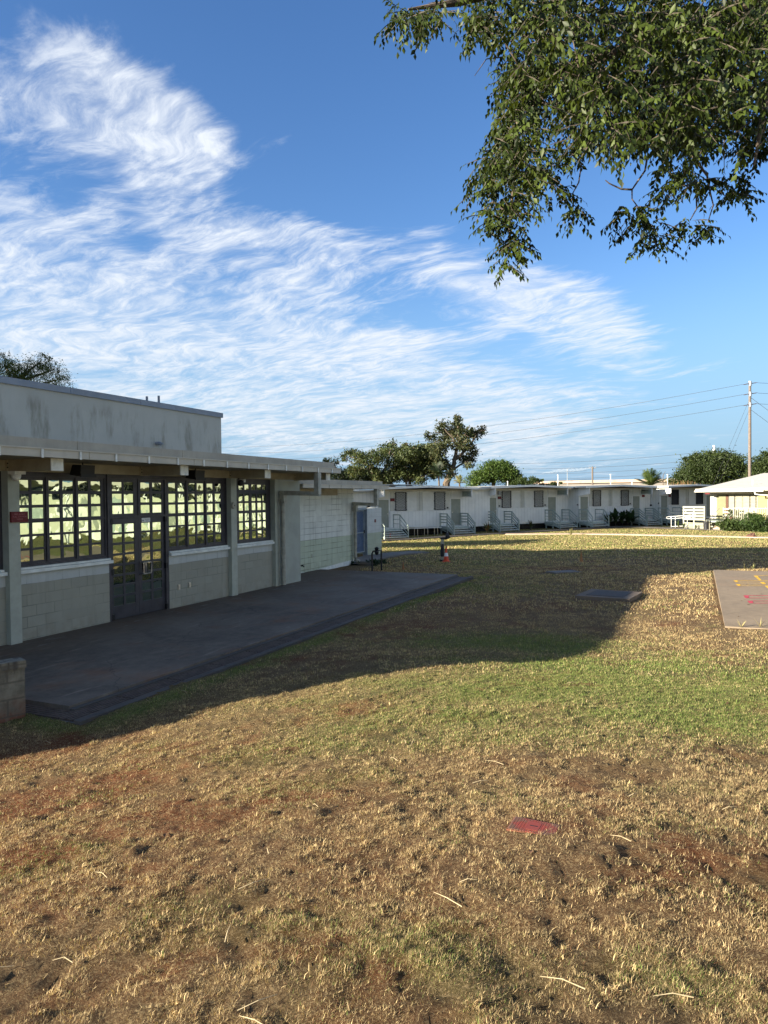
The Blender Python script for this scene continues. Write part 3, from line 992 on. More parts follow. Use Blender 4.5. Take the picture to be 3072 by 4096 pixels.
def downpipe(x, yw, yo, ztop, label):
    """square duct from the eave back to the wall, hopper, round pipe"""
    d_ = MB()
    d_.box(x - 0.085, x + 0.085, yo - 0.07, yo + 0.07, ztop - 0.62, ztop)
    d_.prism([(yo - 0.07, ztop - 0.66), (yo + 0.07, ztop - 0.54), (yw, ztop - 0.50), (yw, ztop - 0.63)], 'x', x - 0.0849, x + 0.0849)
    d_.prism([(-0.11, ztop - 0.50), (0.11, ztop - 0.50), (0.075, ztop - 0.86), (-0.075, ztop - 0.86)], 'y', yw - 0.09, yw + 0.06)
    for i in range(len(d_.v) - 8, len(d_.v)):
        d_.v[i] = (d_.v[i][0] + x, d_.v[i][1], d_.v[i][2])
    o = d_.build('downpipe', 'pipe', blk)
    p_ = MB().tube([(x, yw, ztop - 0.85), (x, yw, 0.2)] + ([(x, yw, 0.02)] if yo < -1 else [(x, yw - 0.03, 0.1), (x + 0.05, yw - 0.16, 0.04)]), 0.068, 14)
    for z in (ztop - 0.88, 1.28, 0.22):
        p_.lathe([(0.076, -0.025), (0.076, 0.025)], (x, yw, z), 14)
    p_.tube([(x - 0.13, yw + 0.05, ztop - 0.7), (x - 0.13, yw + 0.05, 0.02)], 0.014, 6)
    p_.build('pipe', 'pipe', o, smooth=True)


downpipe(6.42, -0.20, -1.35, 3.24, '')
downpipe(13.42, 0.93, 0.02, 3.22 - 0.38, '')
tag(MB().box(13.3, 13.7, 0.2, 0.85, -0.12, -0.02).box(13.3, 13.34, 0.2, 0.85, -0.02, 0.03).box(13.66, 13.7, 0.2, 0.85, -0.02, 0.03).build('splash_block', 'curb', None, (*P0, 0), RZB),
    'low concrete splash block under the far downpipe', 'splash block')


# ---- gridded windows
COLS1 = [-2.12, -1.81, -1.435, -1.115, -0.74, -0.42]
ROWS = [(2.715, 2.91), (2.458, 2.655), (2.203, 2.402), (1.92, 2.126), (1.668, 1.875), (1.428, 1.624)]


def grid_window(parent, name, x0, x1, z0, z1, cols, rows, mat, y=0.05, depth=0.06, heavy=()):
    """frame bars around given pane openings; the panes are one glass mesh behind"""
    f = MB()
    ys, ye = y, y + depth
    xs = sorted(cols)
    # verticals: solid strips between columns of panes
    prev = x0
    for a, b in xs:
        f.box(prev, a, ys, ye, z0, z1)
        prev = b
    f.box(prev, x1, ys, ye, z0, z1)
    for a, b in xs:
        pz = z0
        for c, d in sorted(rows):
            f.box(a, b, ys + 0.002, ye, pz, c)
            pz = d
        f.box(a, b, ys + 0.002, ye, pz, z1)
    for hx0, hx1, hz0, hz1 in heavy:
        f.box(hx0, hx1, ys - 0.022, ys - 0.001, hz0, hz1)
    o = f.build(name, mat, parent)
    vs, fs, cs = [], [], []
    for a, b in xs:
        for c, d in rows:
            k = len(vs)
            tx, tz = rng.normal(0, 0.006), rng.normal(0, 0.005)
            yy = y + 0.010
            for (px, pz) in ((a, c), (b, c), (b, d), (a, d)):
                vs.append((px, yy + (px - (a + b) / 2) * tx + (pz - (c + d) / 2) * tz, pz))
            fs.append((k, k + 1, k + 2, k + 3))
            cs.append(rng.random(3))
    np_mesh('glass', vs, fs, M['glass'], cs, parent=o, attr='pane')
    return o


def win_heavy(x0, x1, splits, zt=2.965, zm=2.165, zb=1.328):
    """raised casement outlines: opening sashes above, fixed grid below"""
    h = [(x0, x1, 2.975, 3.06), (x0, x1, 1.33, 1.385), (x0, x1, 2.148, 2.170)]
    for x in [x0 + 0.0] + splits + [x1 - 0.045]:
        h.append((x, x + 0.045, 1.385, 2.148))
        h.append((x, x + 0.045, 2.170, 2.975))
    return h


w1 = [(-2.12, -1.87), (-1.81, -1.556), (-1.435, -1.18), (-1.115, -0.86), (-0.74, -0.488), (-0.417, -0.165)]
grid_window(blk, 'window', -2.20, -0.035, 1.329, 3.06, w1, ROWS, M['frame'], heavy=win_heavy(-2.20, -0.035, [-1.515, -0.82]))
w0 = [(-2.5 - 6.2 + 0.08 + i * 0.345, -2.5 - 6.2 + 0.34 + i * 0.345) for i in range(17)]
grid_window(blk, 'window', -8.70, -2.43, 1.329, 3.06, w0, ROWS, M['frame'])
w2 = [(1.876, 2.123), (2.199, 2.446), (2.57, 2.828), (2.899, 3.155), (3.28, 3.524), (3.606, 3.85)]
grid_window(blk, 'window', 1.795, 4.06, 1.329, 3.06, w2, ROWS, M['frame'], heavy=win_heavy(1.795, 4.06, [2.485, 3.195]))
w3 = [(4.36, 4.55), (4.626, 4.825), (4.897, 5.094), (5.226, 5.419), (5.499, 5.704), (5.765, 5.93)]
grid_window(blk, 'window', 4.31, 6.15, 1.329, 3.06, w3, [(2.765, 2.905)] + ROWS[1:], M['frame'])
# transom pair above the doors, posts either side
tr = [(2.717, 2.914), (2.46, 2.656), (2.205, 2.40)]
for nm, a, b, cs_ in (('transom', 0.056, 0.86, [(0.078 + .05, 0.389 + .02), (0.46, 0.74)]), ('transom', 0.90, 1.70, [(0.955, 1.24), (1.325, 1.62)])):
    grid_window(blk, nm, a, b, 2.186, 2.975, cs_, [(2.717, 2.905), (2.47, 2.656), (2.235, 2.41)], M['frame'], y=0.03)
fr = MB().box(-0.033, 0.055, 0.0, 0.14, 0.0, 3.06).box(1.702, 1.793, 0.0, 0.14, 0.0, 3.06).box(0.055, 1.702, 0.0, 0.14, 2.977, 3.06).box(0.055, 1.702, 0.005, 0.14, 2.142, 2.184).box(0.861, 0.899, 0.01, 0.12, 2.186, 2.976)
fr.build('door_frame', 'frame', blk)
DR = [(1.845, 2.016), (1.63, 1.80), (1.405, 1.578), (1.185, 1.355), (0.965, 1.134), (0.745, 0.915), (0.525, 0.699), (0.296, 0.475)]
for a, b, cs_ in ((0.062, 0.872, [(0.135, 0.41), (0.475, 0.76)]), (0.878, 1.698, [(0.975, 1.25), (1.325, 1.605)])):
    d_ = grid_window(blk, 'door', a, b, 0.012, 2.138, cs_, DR, M['door'], y=0.04, depth=0.045)
    if a > 0.5:
        hd = MB().tube([(0.99, 0.04, 1.15), (0.99, -0.04, 1.155), (0.99, -0.055, 1.13), (0.99, -0.055, 0.93), (0.99, -0.04, 0.905), (0.99, 0.04, 0.91)], 0.013, 8)
        hd.tube([(0.93, -0.05, 1.15), (0.93, -0.05, 0.90)], 0.010, 8)
        hd.tube([(0.93, -0.05, 1.15), (0.93, 0.04, 1.16)], 0.010, 8).tube([(0.93, -0.05, 0.90), (0.93, 0.04, 0.89)], 0.010, 8)
        hd.tube([(0.93, -0.05, 1.155), (1.15, -0.05, 1.15), (1.165, -0.05, 1.13), (1.165, -0.05, 0.93), (1.15, -0.05, 0.905), (0.93, -0.05, 0.90)], 0.012, 8)
        hd.build('handle', 'steel', d_, smooth=True)
        MB().box(1.0, 1.14, 0.032, 0.039, 0.93, 1.12).build('lock_plate', 'black', d_)
    hx = 0.045 if a < 0.5 else 1.685
    for z in (0.08, 1.02, 2.08):
        MB().box(hx, hx + 0.06, -0.012, 0.0395, z - 0.06, z + 0.06).build('hinge', 'black', d_)
# outlet covers, hose bib, small steel plate
for x, z in ((2.115, 0.467), (2.49, 0.475)):
    MB().box(x - 0.035, x + 0.035, -0.022, -0.001, z - 0.06, z + 0.06).box(x - 0.025, x + 0.025, -0.03, -0.0225, z - 0.05, z + 0.03).build('outlet_cover', 'steel', blk)
MB().box(10.24, 10.29, 1.035, 1.049, 0.45, 0.58).build('outlet_cover', 'sage', blk)
MB().tube([(9.52, 1.05, 0.24), (9.52, 0.97, 0.24), (9.53, 0.94, 0.20)], 0.022, 8).lathe([(0.035, 0), (0.035, 0.012)], (9.52, 0.985, 0.26), 10).build('hose_bib', 'iron', blk)


def onblk(name, label, cat, build, group=None):
    """a fitting fixed to the block, in the block's frame"""
    t_ = thing(name, label, cat, (*P0, 0), RZB, group)
    build(t_)
    return t_


def floodlight(x, rod):
    def b(t_):
        h = MB().prism([(-0.52, 3.20), (-0.30, 3.21), (-0.22, 3.02), (-0.50, 2.98)], 'x', x - 0.17, x + 0.17)
        h.box(x - 0.185, x + 0.185, -0.535, -0.50, 2.97, 3.03)
        h.build('housing', 'black', t_)
        MB().tube([(x, -0.38, 3.25), (x, -0.38, 3.20)], 0.016, 8).build('rod', 'iron', t_)
    return b


onblk('floodlight', 'black floodlight under the eave above the window left of the double door', 'floodlight', floodlight(-1.02, 1), 'black floodlights under the eave')
onblk('floodlight', 'black floodlight under the eave above the window right of the double door', 'floodlight', floodlight(2.32, 1), 'black floodlights under the eave')


def dome_cam(t_):
    MB().box(-2.42, -2.20, -0.28, -0.112, 3.0, 3.055).build('mount', 'endcap', t_)
    MB().lathe([(0.085, 0.0), (0.085, -0.03), (0.075, -0.07), (0.045, -0.105), (0.01, -0.115)], (-2.335, -0.2, 2.999), 16).build('dome', 'endcap', t_, smooth=True)


onblk('security_camera', 'white dome camera on the first pillar above the red sign', 'camera', dome_cam)


def bullet_cam(t_):
    MB().tube([(4.14, -0.30, 3.25), (4.14, -0.30, 3.02)], 0.02, 8).build('rod', 'iron', t_)
    b_ = MB().box(4.20, 4.28, -0.42, -0.28, 2.95, 3.03).build('bracket', 'endcap', t_)
    MB().lathe([(0.03, 0.08), (0.075, 0.06), (0.085, 0.0), (0.07, -0.06), (0.02, -0.08)], (4.17, -0.34, 2.93), 14).build('lens_ball', 'black', t_, smooth=True)


onblk('security_camera', 'small black and white ball camera hung beside the second pillar', 'camera', bullet_cam)


def sounder(t_):
    b_ = MB()
    b_.T = Matrix.Translation((4.12, -0.111, 2.35)) @ Matrix.Rotation(R(90), 4, 'X')
    b_.lathe([(0.085, 0.0), (0.085, 0.03), (0.07, 0.055), (0.02, 0.062)], (0, 0, 0), 18)
    b_.build('bell', 'pipe', t_, smooth=True)
    b2 = MB()
    b2.T = Matrix.Translation((4.12, -0.174, 2.35)) @ Matrix.Rotation(R(90), 4, 'X')
    b2.lathe([(0.018, 0.0), (0.018, 0.006)], (0, 0, 0), 10).build('button', 'iron', t_)


onblk('alarm_bell', 'round grey green alarm sounder on the second pillar', 'alarm', sounder)


def text_obj(s, size, mat, parent, loc, rot, name='lettering'):
    cu = bpy.data.curves.new(name, 'FONT')
    cu.body, cu.size, cu.align_x, cu.align_y = s, size, 'CENTER', 'CENTER'
    cu.extrude = 0.0008
    cu.materials.append(M[mat])
    tmp = bpy.data.objects.new(name, cu)
    COL.objects.link(tmp)
    me = bpy.data.meshes.new_from_object(tmp.evaluated_get(bpy.context.evaluated_depsgraph_get()))
    bpy.data.objects.remove(tmp)
    o = bpy.data.objects.new(name, me)
    COL.objects.link(o)
    o.parent = parent
    o.location, o.rotation_euler = loc, rot
    return o


def alarm_sign(t_):
    MB().box(-2.395, -2.078, -0.150, -0.112, 2.163, 2.335).build('panel', 'red', t_)
    f = MB().box(-2.405, -2.395, -0.153, -0.112, 2.155, 2.343).box(-2.078, -2.066, -0.153, -0.112, 2.155, 2.343).box(-2.395, -2.078, -0.153, -0.112, 2.335, 2.343).box(-2.395, -2.078, -0.153, -0.112, 2.155, 2.163)
    f.build('frame', 'red', t_)
    for k, s_ in enumerate(('FIRE ALARM', 'PULL STATION', 'INSIDE')):
        text_obj(s_, 0.042, 'signtext', t_, (-2.236, -0.1515, 2.296 - 0.045 * k), (R(90), 0, 0))


onblk('alarm_sign', 'dark red fire alarm sign on the first pillar', 'sign', alarm_sign)


def notice(t_):
    MB().box(0.985, 1.245, 0.034, 0.0385, 2.032, 2.125).build('sheet', 'white', t_)
    for k, rr in enumerate((0.034, 0.021, 0.010)):
        a = MB()
        pts = [(1.022 + rr * math.cos(q), 0.033, 2.048 + rr * math.sin(q)) for q in np.linspace(R(40), R(140), 9)]
        a.tube(pts, 0.004, 5).build('symbol', 'black', t_)
    text_obj('Wireless', 0.040, 'flash', t_, (1.145, 0.0335, 2.092), (R(90), 0, 0))
    text_obj('ON AIR', 0.026, 'flash', t_, (1.145, 0.0335, 2.056), (R(90), 0, 0))


onblk('door_notice', 'small white wireless notice on the right leaf of the double door', 'notice', notice)
# roof fittings seen over the coping
for x, y, z0, z1, lab in ((4.87, 3.35, 5.30, 5.49, 'shorter grey vent pipe above the roof coping'), (5.42, 3.4, 5.30, 5.58, 'taller grey vent pipe above the roof coping')):
    tag(MB().tube([(x, y, z0), (x, y, z1)], 0.035, 10).lathe([(0.05, 0), (0.05, 0.03)], (x, y, z0), 10).build('vent_pipe', 'flash', None, (*P0, 0), RZB), lab, 'vent pipe', 'vent pipes on the long block')
tag(MB().lathe([(0.12, 0), (0.12, 0.2), (0.25, 0.22), (0.25, 0.30), (0.20, 0.42), (0.10, 0.49), (0.02, 0.51)], (8.25, 4.0, 3.55), 20).box(7.9, 8.6, 3.6, 4.4, 3.0, 3.56).build('roof_fan', 'steel', None, (*P0, 0), RZB, smooth=True),
    'pale domed exhaust fan on the roof past the tall wall', 'exhaust fan')
tag(MB().tube([(4.82, 3.0, 4.12), (4.82, 2.86, 4.12), (4.83, 2.82, 4.09)], 0.05, 10).lathe([(0.075, -0.02), (0.075, 0.02)], (4.9, 2.9, 4.12), 10).build('wall_spout', 'flash', None, (*P0, 0), RZB),
    'short grey pipe spout on the stained upper wall', 'spout')

# ---- block enclosure with blue mesh gate
enc = thing('gate_enclosure', 'white and pale green block enclosure with a blue mesh gate', 'enclosure', (*P0, 0), RZB)
M['block3'] = blockwork('enclosure_block', (0.42, 0.46, 0.34), (0.56, 0.575, 0.545), 0.93, z0=0.03, offset=0.0)
MB().box(17.0, 18.55, 2.1, 2.3, -0.2, 2.03).box(18.35, 18.55, 2.302, 6.0, -0.2, 2.03).build('wall', 'block3', enc)
MB().box(16.98, 16.999, 2.09, 2.31, -0.2, 2.04).box(15.9, 17.0, 2.12, 2.3, 1.97, 2.06).build('jamb', 'bluegrey', enc)
gt = MB()
for x in (15.95, 16.86):
    gt.tube([(x, 2.2, 0.14), (x, 2.2, 1.93)], 0.03, 8)
for z in (0.14, 0.98, 1.93):
    gt.tube([(15.95, 2.2, z), (16.86, 2.2, z)], 0.025, 8)
gate = gt.build('gate', 'bluegrey', enc, smooth=True)
ms = MB()
for k in range(-22, 12):
    for sgn in (1, -1):
        a = []
        for z in np.linspace(0.14, 1.93, 14):
            x = 15.95 + k * 0.085 + (z - 0.14) * sgn * 1.0 + (0 if sgn > 0 else 1.8)
            if 15.95 <= x <= 16.86: a.append((x, 2.2, z))
        if len(a) > 1: ms.tube([a[0], a[-1]], 0.006, 4, cap=False)
ms.build('mesh', 'blue', gate)
MB().box(15.9, 16.98, 2.29, 2.3, 0.1, 1.97).build('backing', 'blue', gate)
MB().box(16.80, 16.86, 2.14, 2.17, 0.95, 1.08).build('latch', 'iron', gate)
tag(MB().box(17.77, 17.92, 2.088, 2.0985, 1.38, 1.52).build('enclosure_sign', 'red', None, (*P0, 0), RZB), 'tiny reddish plate on the white enclosure wall', 'sign')

# ---- low stained block wall at the near end of the patio
c0 = np.array(sw(-5.17, 3.80)[:2])
lw = MB().box(-3.5, 0, -0.005, 0.2, -0.35, 0.55).box(-3.5, 0.015, -0.02, 0.215, 0.552, 0.64)
tag(lw.build('block_wall', 'oldblock', None, (c0[0], c0[1], 0.0), math.atan2(0.707, 0.707)), 'low stained concrete block wall at the near end of the patio', 'wall')

# ---- opposite wing across the court: sunlit cream block that the windows mirror
opp = thing('cream_block', 'long cream classroom block across the court', 'building', sw(0, 27.0), RZB)
MB().box(-30, 50, -7, 0.0, -0.2, 3.598).build('wall', 'oppwall', opp)
MB().box(-31, 51, -8, 1.3, 3.6, 3.8).build('roof', 'flash', opp)
MB().box(-31, 51, 1.3, 1.34, 3.5, 3.95).build('fascia', 'roofwhite', opp)
for i in range(20):
    x = -28 + i * 3.9
    MB().box(x, x + 1.7, 0.0, 0.02, 1.0, 2.3).build('window', 'louvre', opp)
    MB().box(x - 0.6, x + 2.0 + (i % 3) * .5, 0.0, 0.03, 2.75, 3.25).build('clerestory', 'darkglass', opp)
    MB().prism([(x + 2.2, 0.0), (x + 3.0, 0.0), (x + 2.9, 0.7 + .3 * (i % 2)), (x + 2.5, 0.9), (x + 2.3, 0.5)], 'y', 0.4, 1.0).build('planter', 'louvre', opp)
    MB().box(x + 2.1, x + 2.95, 0.0, 0.03, 0.0, 2.1).build('door', 'pdoor' if i % 2 else 'stair', opp)
    MB().box(x + 3.3, x + 3.42, 1.1, 1.22, -0.2, 3.6).build('post', 'white', opp)

# ---- unseen, added hall behind and to the left, whose shadow crosses the lawn
caster = thing('shadow_block', 'tall added shadow hall behind the long block', 'building', (-15.6, 11.8, 0), 0)
MB().box(-19, 0, 0, 7.6, -0.2, 10.4).build('wall', 'stucco', caster)
MB().prism([(-0.3, 10.4), (8.1, 10.4), (3.95, 10.9)], 'x', -19.3, 0.3).build('roof', 'flash', caster)
for i in range(5):
    MB().box(-16.5 + i * 3.4, -15.0 + i * 3.4, -0.03, 0.0, 4.5, 6.5).build('window', 'darkglass', caster)

# ------------------------------------------------------------------ white portables
THP = R(60)
eP = np.array([math.sin(THP), math.cos(THP)])
nP = np.array([math.cos(THP), -math.sin(THP)])     # out of their fronts
RZP = math.atan2(eP[1], eP[0])
UW = 7.05
KX = 1.06
PORT = []                                            # origins (left door jamb at floor level)
for cx_, cy_, fz_ in ((2.75, 53.85, .25), (11.6, 59.5, .30), (20.1, 63.0, .295), (28.6, 67.0, .30)):
    o_ = np.array([cx_, cy_]) - eP * 3.5 * KX          # middle of the window pair -> left door jamb
    PORT.append((o_[0], o_[1], fz_))
_p0 = np.array(PORT[0][:2]) - eP * 10.3 - nP * 0.3
PORT.insert(0, (_p0[0], _p0[1], 0.16))


def diamond(mb, x0, x1, z0, z1, y, step=0.11, r=0.007):
    """expanded-metal security mesh"""
    L = z1 - z0
    for sgn in (1, -1):
        k = x0 - L * 0.6
        while k < x1 + L * 0.6:
            pts = []
            xa, xb = k, k + sgn * L * 0.6
            # clip the slanted wire to the frame
            za, zb = z0, z1
            for bound in (x0, x1):
                pass
            def zat(x): return z0 + (x - xa) / (xb - xa) * L
            lo, hi = min(xa, xb), max(xa, xb)
            a_, b_ = max(lo, x0), min(hi, x1)
            if b_ - a_ > 0.02:
                mb.beam((a_, y, zat(a_)), (b_, y, zat(b_)), r * 2, r * 2, (0, 1, 0))
            k += step


def louvre(x0, x1, z0, z1, y):
    m_ = MB().box(x0, x0 + 0.04, y - 0.03, y + 0.03, z0, z1).box(x1 - 0.04, x1, y - 0.03, y + 0.03, z0, z1).box(x0, x1, y + 0.01, y + 0.03, z0, z1)
    n = int((z1 - z0) / 0.105)
    for i in range(n):
        z = z0 + (i + 0.5) * (z1 - z0) / n
        m_.add([(x0 + 0.04, y - 0.035, z - 0.05), (x1 - 0.04, y - 0.035, z - 0.05), (x1 - 0.04, y + 0.008, z + 0.048), (x0 + 0.04, y + 0.008, z + 0.048),
                (x0 + 0.04, y - 0.022, z - 0.054), (x1 - 0.04, y - 0.022, z - 0.054), (x1 - 0.04, y + 0.02, z + 0.04), (x0 + 0.04, y + 0.02, z + 0.04)],
               [(0, 1, 2, 3), (7, 6, 5, 4), (0, 4, 5, 1), (2, 6, 7, 3), (0, 3, 7, 4), (1, 5, 6, 2)])
    return m_


def portable(org, label, x_lo=-0.12, x_hi=10.3, screens='mesh', extra=None):
    t = thing('portable_classroom', label, 'building', (org[0], org[1], org[2]), RZP, 'white portable classrooms in a row')
    t.scale = (KX, 1, 1)
    w = MB()
    w.box(x_lo, x_hi, 0.0, 8.5, -0.18, 2.72)
    w.box(0.95, 6.1, -0.06, -0.001, -0.06, 1.13)
    w.build('wall', 'siding', t)
    MB().box(0.93, 6.12, -0.085, -0.002, 1.135, 1.18).build('ledge', 'white', t)
    # plain wall panels round the windows
    MB().box(1.0, 1.36, -0.02, -0.001, 1.182, 2.70).box(3.24, 3.62, -0.025, -0.001, 1.182, 2.70).box(5.66, 6.08, -0.02, -0.001, 1.182, 2.70).box(0.92, 6.12, -0.028, -0.002, 2.60, 2.70).build('panel', 'panel', t)
    MB().box(3.425, 3.437, -0.03, -0.0255, 0.0, 2.70).build('seam', 'dark', t)
    for x0 in (0.0, 6.16):
        d_ = MB().box(x0 + 0.02, x0 + 0.87, -0.018, -0.001, 0.0, 2.03).build('door', 'pdoor', t)
        MB().tube([(x0 + (0.78 if x0 < 1 else 0.10), -0.02, 1.0), (x0 + (0.78 if x0 < 1 else 0.10), -0.07, 1.0)], 0.03, 8).build('handle', 'steel', d_)
        MB().box(x0 - 0.03, x0 + 0.018, -0.03, -0.001, 0.0, 2.08).box(x0 + 0.872, x0 + 0.92, -0.03, -0.001, 0.0, 2.08).box(x0 + 0.018, x0 + 0.872, -0.03, -0.001, 2.035, 2.08).build('door_frame', 'white', t)
        louvre(x0 + 0.02, x0 + 0.87, 2.09, 2.68, -0.035).build('transom_louvre', 'louvre', t)
    for x0, x1 in ((1.40, 2.28), (4.70, 5.62)):
        s_ = MB().box(x0, x0 + 0.045, -0.10, -0.06, 1.19, 2.60).box(x1 - 0.045, x1, -0.10, -0.06, 1.19, 2.60).box(x0, x1, -0.099, -0.061, 1.19, 1.23).box(x0, x1, -0.099, -0.061, 2.56, 2.60)
        for z in (1.3, 1.9, 2.48):
            s_.box(x0 - 0.06, x0, -0.085, -0.03, z - 0.02, z + 0.02).box(x1, x1 + 0.06, -0.085, -0.03, z - 0.02, z + 0.02)
        s_ = s_.build('security_screen', 'iron', t)
        if screens == 'mesh':
            g = MB()
            diamond(g, x0 + 0.045, x1 - 0.045, 1.23, 2.56, -0.075)
            g.build('mesh', 'iron', s_)
            louvre(x0 + 0.02, x1 - 0.02, 1.2, 2.58, -0.035).build('louvre', 'louvre', s_)
        else:
            louvre(x0 + 0.045, x1 - 0.045, 1.2, 2.58, -0.035).build('louvre', 'iron' if screens == 'dark' else 'flash', s_)
    for x0, x1 in ((2.36, 3.22), (3.66, 4.62)):
        louvre(x0, x1, 1.19, 2.60, -0.035).build('louvre_window', 'louvre', t)
    # roof with a slight ridge over the middle, deep front overhang
    r_ = MB()
    pr = [(-0.55, 2.80), (3.5, 2.94), (7.75, 2.80), (7.75, 2.92), (3.5, 3.07), (-0.55, 2.92)]
    r_.prism(pr, 'y', -1.28, 9.0)
    rr = r_.build('roof', 'roofwhite', t)
    MB().prism([(-0.57, 2.775), (3.5, 2.915), (7.77, 2.775), (7.77, 2.925), (3.5, 3.075), (-0.57, 2.925)], 'y', -1.32, -1.281).build('fascia', 'white', rr)
    MB().prism([(-0.55, 2.79), (3.5, 2.93), (7.75, 2.79), (7.75, 2.799), (3.5, 2.939), (-0.55, 2.799)], 'y', -1.28, -0.0).build('soffit', 'fascia', rr)
    if x_hi > 8:
        MB().box(7.78, x_hi + 0.1, -0.35, 9.0, 2.74, 2.86).build('side_roof', 'roofwhite', t)
    MB().box(-0.15, 7.2, -0.015, 0.0, 2.701, 2.79).build('header', 'fascia', t)
    # side fins that carry the overhang
    MB().prism([(-1.28, 2.775), (0.0, 2.775), (0.0, 2.10), (-1.28, 2.28)], 'x', -0.19, -0.125).build('fin', 'white', t)
    MB().box(7.20, 7.26, -1.26, 0.0, 2.62, 2.775).box(7.20, 7.26, -1.26, -1.14, 2.18, 2.62).box(7.20, 7.26, -1.26, 0, 2.16, 2.24).build('fin', 'white', t)
    f_ = MB()
    f_.beam((7.23, -1.15, 2.25), (7.23, -0.05, 2.62), 0.05, 0.06, (1, 0, 0))
    f_.box(7.235, 7.25, -1.14, 0, 2.24, 2.62)
    f_.build('fin_brace', 'stair', t)
    # crawl space: posts, slatted skirt, dark box put in for the shade
    sk = MB()
    for z in (-0.30, -0.42, -0.54):
        sk.box(x_lo + 0.1, x_hi - 0.1, 0.25, 0.28, z - 0.03, z + 0.02)
    for x in np.arange(x_lo + 0.3, x_hi, 1.2):
        sk.box(x - 0.06, x + 0.06, 0.3, 0.42, -0.95, -0.18)
    sk.build('skirt', 'iron', t)
    MB().box(x_lo + 0.05, x_hi - 0.05, 0.5, 8.4, -0.95, -0.19).build('crawl_shade', 'dark', t)  # solid dark box stands in for shade under the floor
    if extra: extra(t)
    return t


def stairs(port, xc, style, label, wid=1.95, deck=1.05):
    """timber landing and steps in front of a portable door"""
    ox, oy, fz = port
    base = np.array([ox, oy]) + eP * xc * KX
    foot = base + nP * (deck + 1.1)
    gz = hz(foot[0], foot[1]) + 0.01
    H = fz - 0.03 - gz
    n = max(3, int(round(H / 0.155)))
    rise = H / n
    run = 0.28
    t = thing('wooden_stairs', label, 'stairs', (base[0], base[1], gz), RZP, 'grey green stairs at the portable doors')
    x0, x1 = -wid / 2, wid / 2
    MB().box(x0, x1, -deck, -0.005, H - 0.06, H).build('landing', 'tread', t)
    fr_ = MB().box(x0 - 0.02, x0 + 0.03, -deck, -0.01, H - 0.26, H - 0.061).box(x1 - 0.03, x1 + 0.02, -deck, -0.01, H - 0.26, H - 0.061).box(x0, x1, -deck - 0.02, -deck + 0.03, H - 0.26, H - 0.062)
    for x in (x0 + 0.05, x1 - 0.05):
        for y in (-deck + 0.08, -0.12):
            fr_.box(x - 0.045, x + 0.045, y - 0.045, y + 0.045, -0.1, H - 0.1)
        fr_.beam((x, -deck + 0.1, 0.2), (x, -0.2, H - 0.3), 0.04, 0.09)
    fr_.build('landing_frame', 'stair', t)
    yend = -deck - run * (n - 1)
    for k in range(n - 1):
        z = H - rise * (k + 1)
        y = -deck - run * k
        MB().box(x0 + 0.04, x1 - 0.04, y - run - 0.02, y + 0.02, z - 0.045, z).box(x0 + 0.045, x1 - 0.045, y + 0.0, y + 0.02, z - rise + 0.012, z - 0.075).build('step', 'tread', t)
    for s_, x in ((-1, x0), (1, x1)):
        MB().prism([(-deck, H - 0.02), (-deck, H - 0.34), (yend - 0.02, -0.02), (yend - 0.02, rise * 0.9)], 'x', x - 0.025, x + 0.025).build('stringer', 'stair', t)
        rl = MB()
        pw = 0.045 if style == 'plank' else 0.03
        for y, z0_, z1_ in ((-0.07, H - 0.2, H + 0.98), (-deck + 0.05, H - 0.2, H + 0.98), (yend + 0.03, -0.05, 0.90)):
            rl.box(x - pw, x + pw, y - pw, y + pw, z0_, z1_)
        lv = (0.94, 0.72, 0.50, 0.28) if style == 'plank' else ((0.96, 0.70, 0.44, 0.2) if style == 'thin4' else (0.96, 0.62, 0.30))
        for h in lv:
            hh = 0.085 if (style == 'plank' or h > 0.9) else 0.035
            tt = 0.03
            rl.box(x - pw - 0.004, x - pw - 0.004 + tt, -deck + 0.02, -0.03, H + h - hh / 2, H + h + hh / 2)
            hb = h - (0.08 if h > 0.9 else 0)
            rl.beam((x - pw + 0.01, -deck + 0.02, H + h), (x - pw + 0.01, yend + 0.0, hb + 0.02), tt, hh)
        rl.build('railing', 'stair', t)
    return t


P = PORT


def p1_extra(t):
    MB().box(8.35, 9.25, -0.02, -0.001, -0.15, 1.9).box(8.30, 9.30, -0.035, -0.021, 1.92, 1.98).build('side_door', 'siding', t)
    MB().box(0.0, 3.4, -0.9, 4.0, 3.10, 3.16).build('roof_sheet', 'roofwhite', t)


portable(P[0], 'white portable half hidden behind the gate enclosure, farthest to the left', -0.12, 10.2)
portable(P[1], 'white portable with mesh window screens, the one behind the striped cone', -0.12, 9.8, extra=p1_extra)
portable(P[2], 'white portable with a red sign and spiky plants at both its stairs', -0.12, 8.6)
portable(P[3], 'white portable with broad leaved plants under its windows', -0.12, 8.9)
portable(P[4], 'white portable with dark louvred screens beside the cream classroom', -0.12, 9.0, screens='dark')

stairs(P[1], 0.30, 'thin', 'grey green stairs beside the gate enclosure, with two small cones next to them')
stairs(P[1], 6.1, 'plank', 'plank railed stairs directly behind the striped cone')
stairs(P[2], 0.7, 'plank', 'stairs with a spiky plant at the left, under the second red sign')
stairs(P[2], 6.75, 'thin4', 'thin railed stairs in the middle of the row behind the tuft of pale weeds')
stairs(P[3], 0.75, 'thin', 'thin railed stairs just left of the broad leaved plants')
stairs(P[3], 6.8, 'plank', 'plank railed stairs just right of the broad leaved plants')
stairs(P[4], 0.55, 'thin', 'dim stairs behind the ramp handrail, the rightmost on the portable row')


def pxy(port, x, y, z):
    q = np.array(port[:2]) + eP * x * KX - nP * y
    return (float(q[0]), float(q[1]), float(port[2] + z))


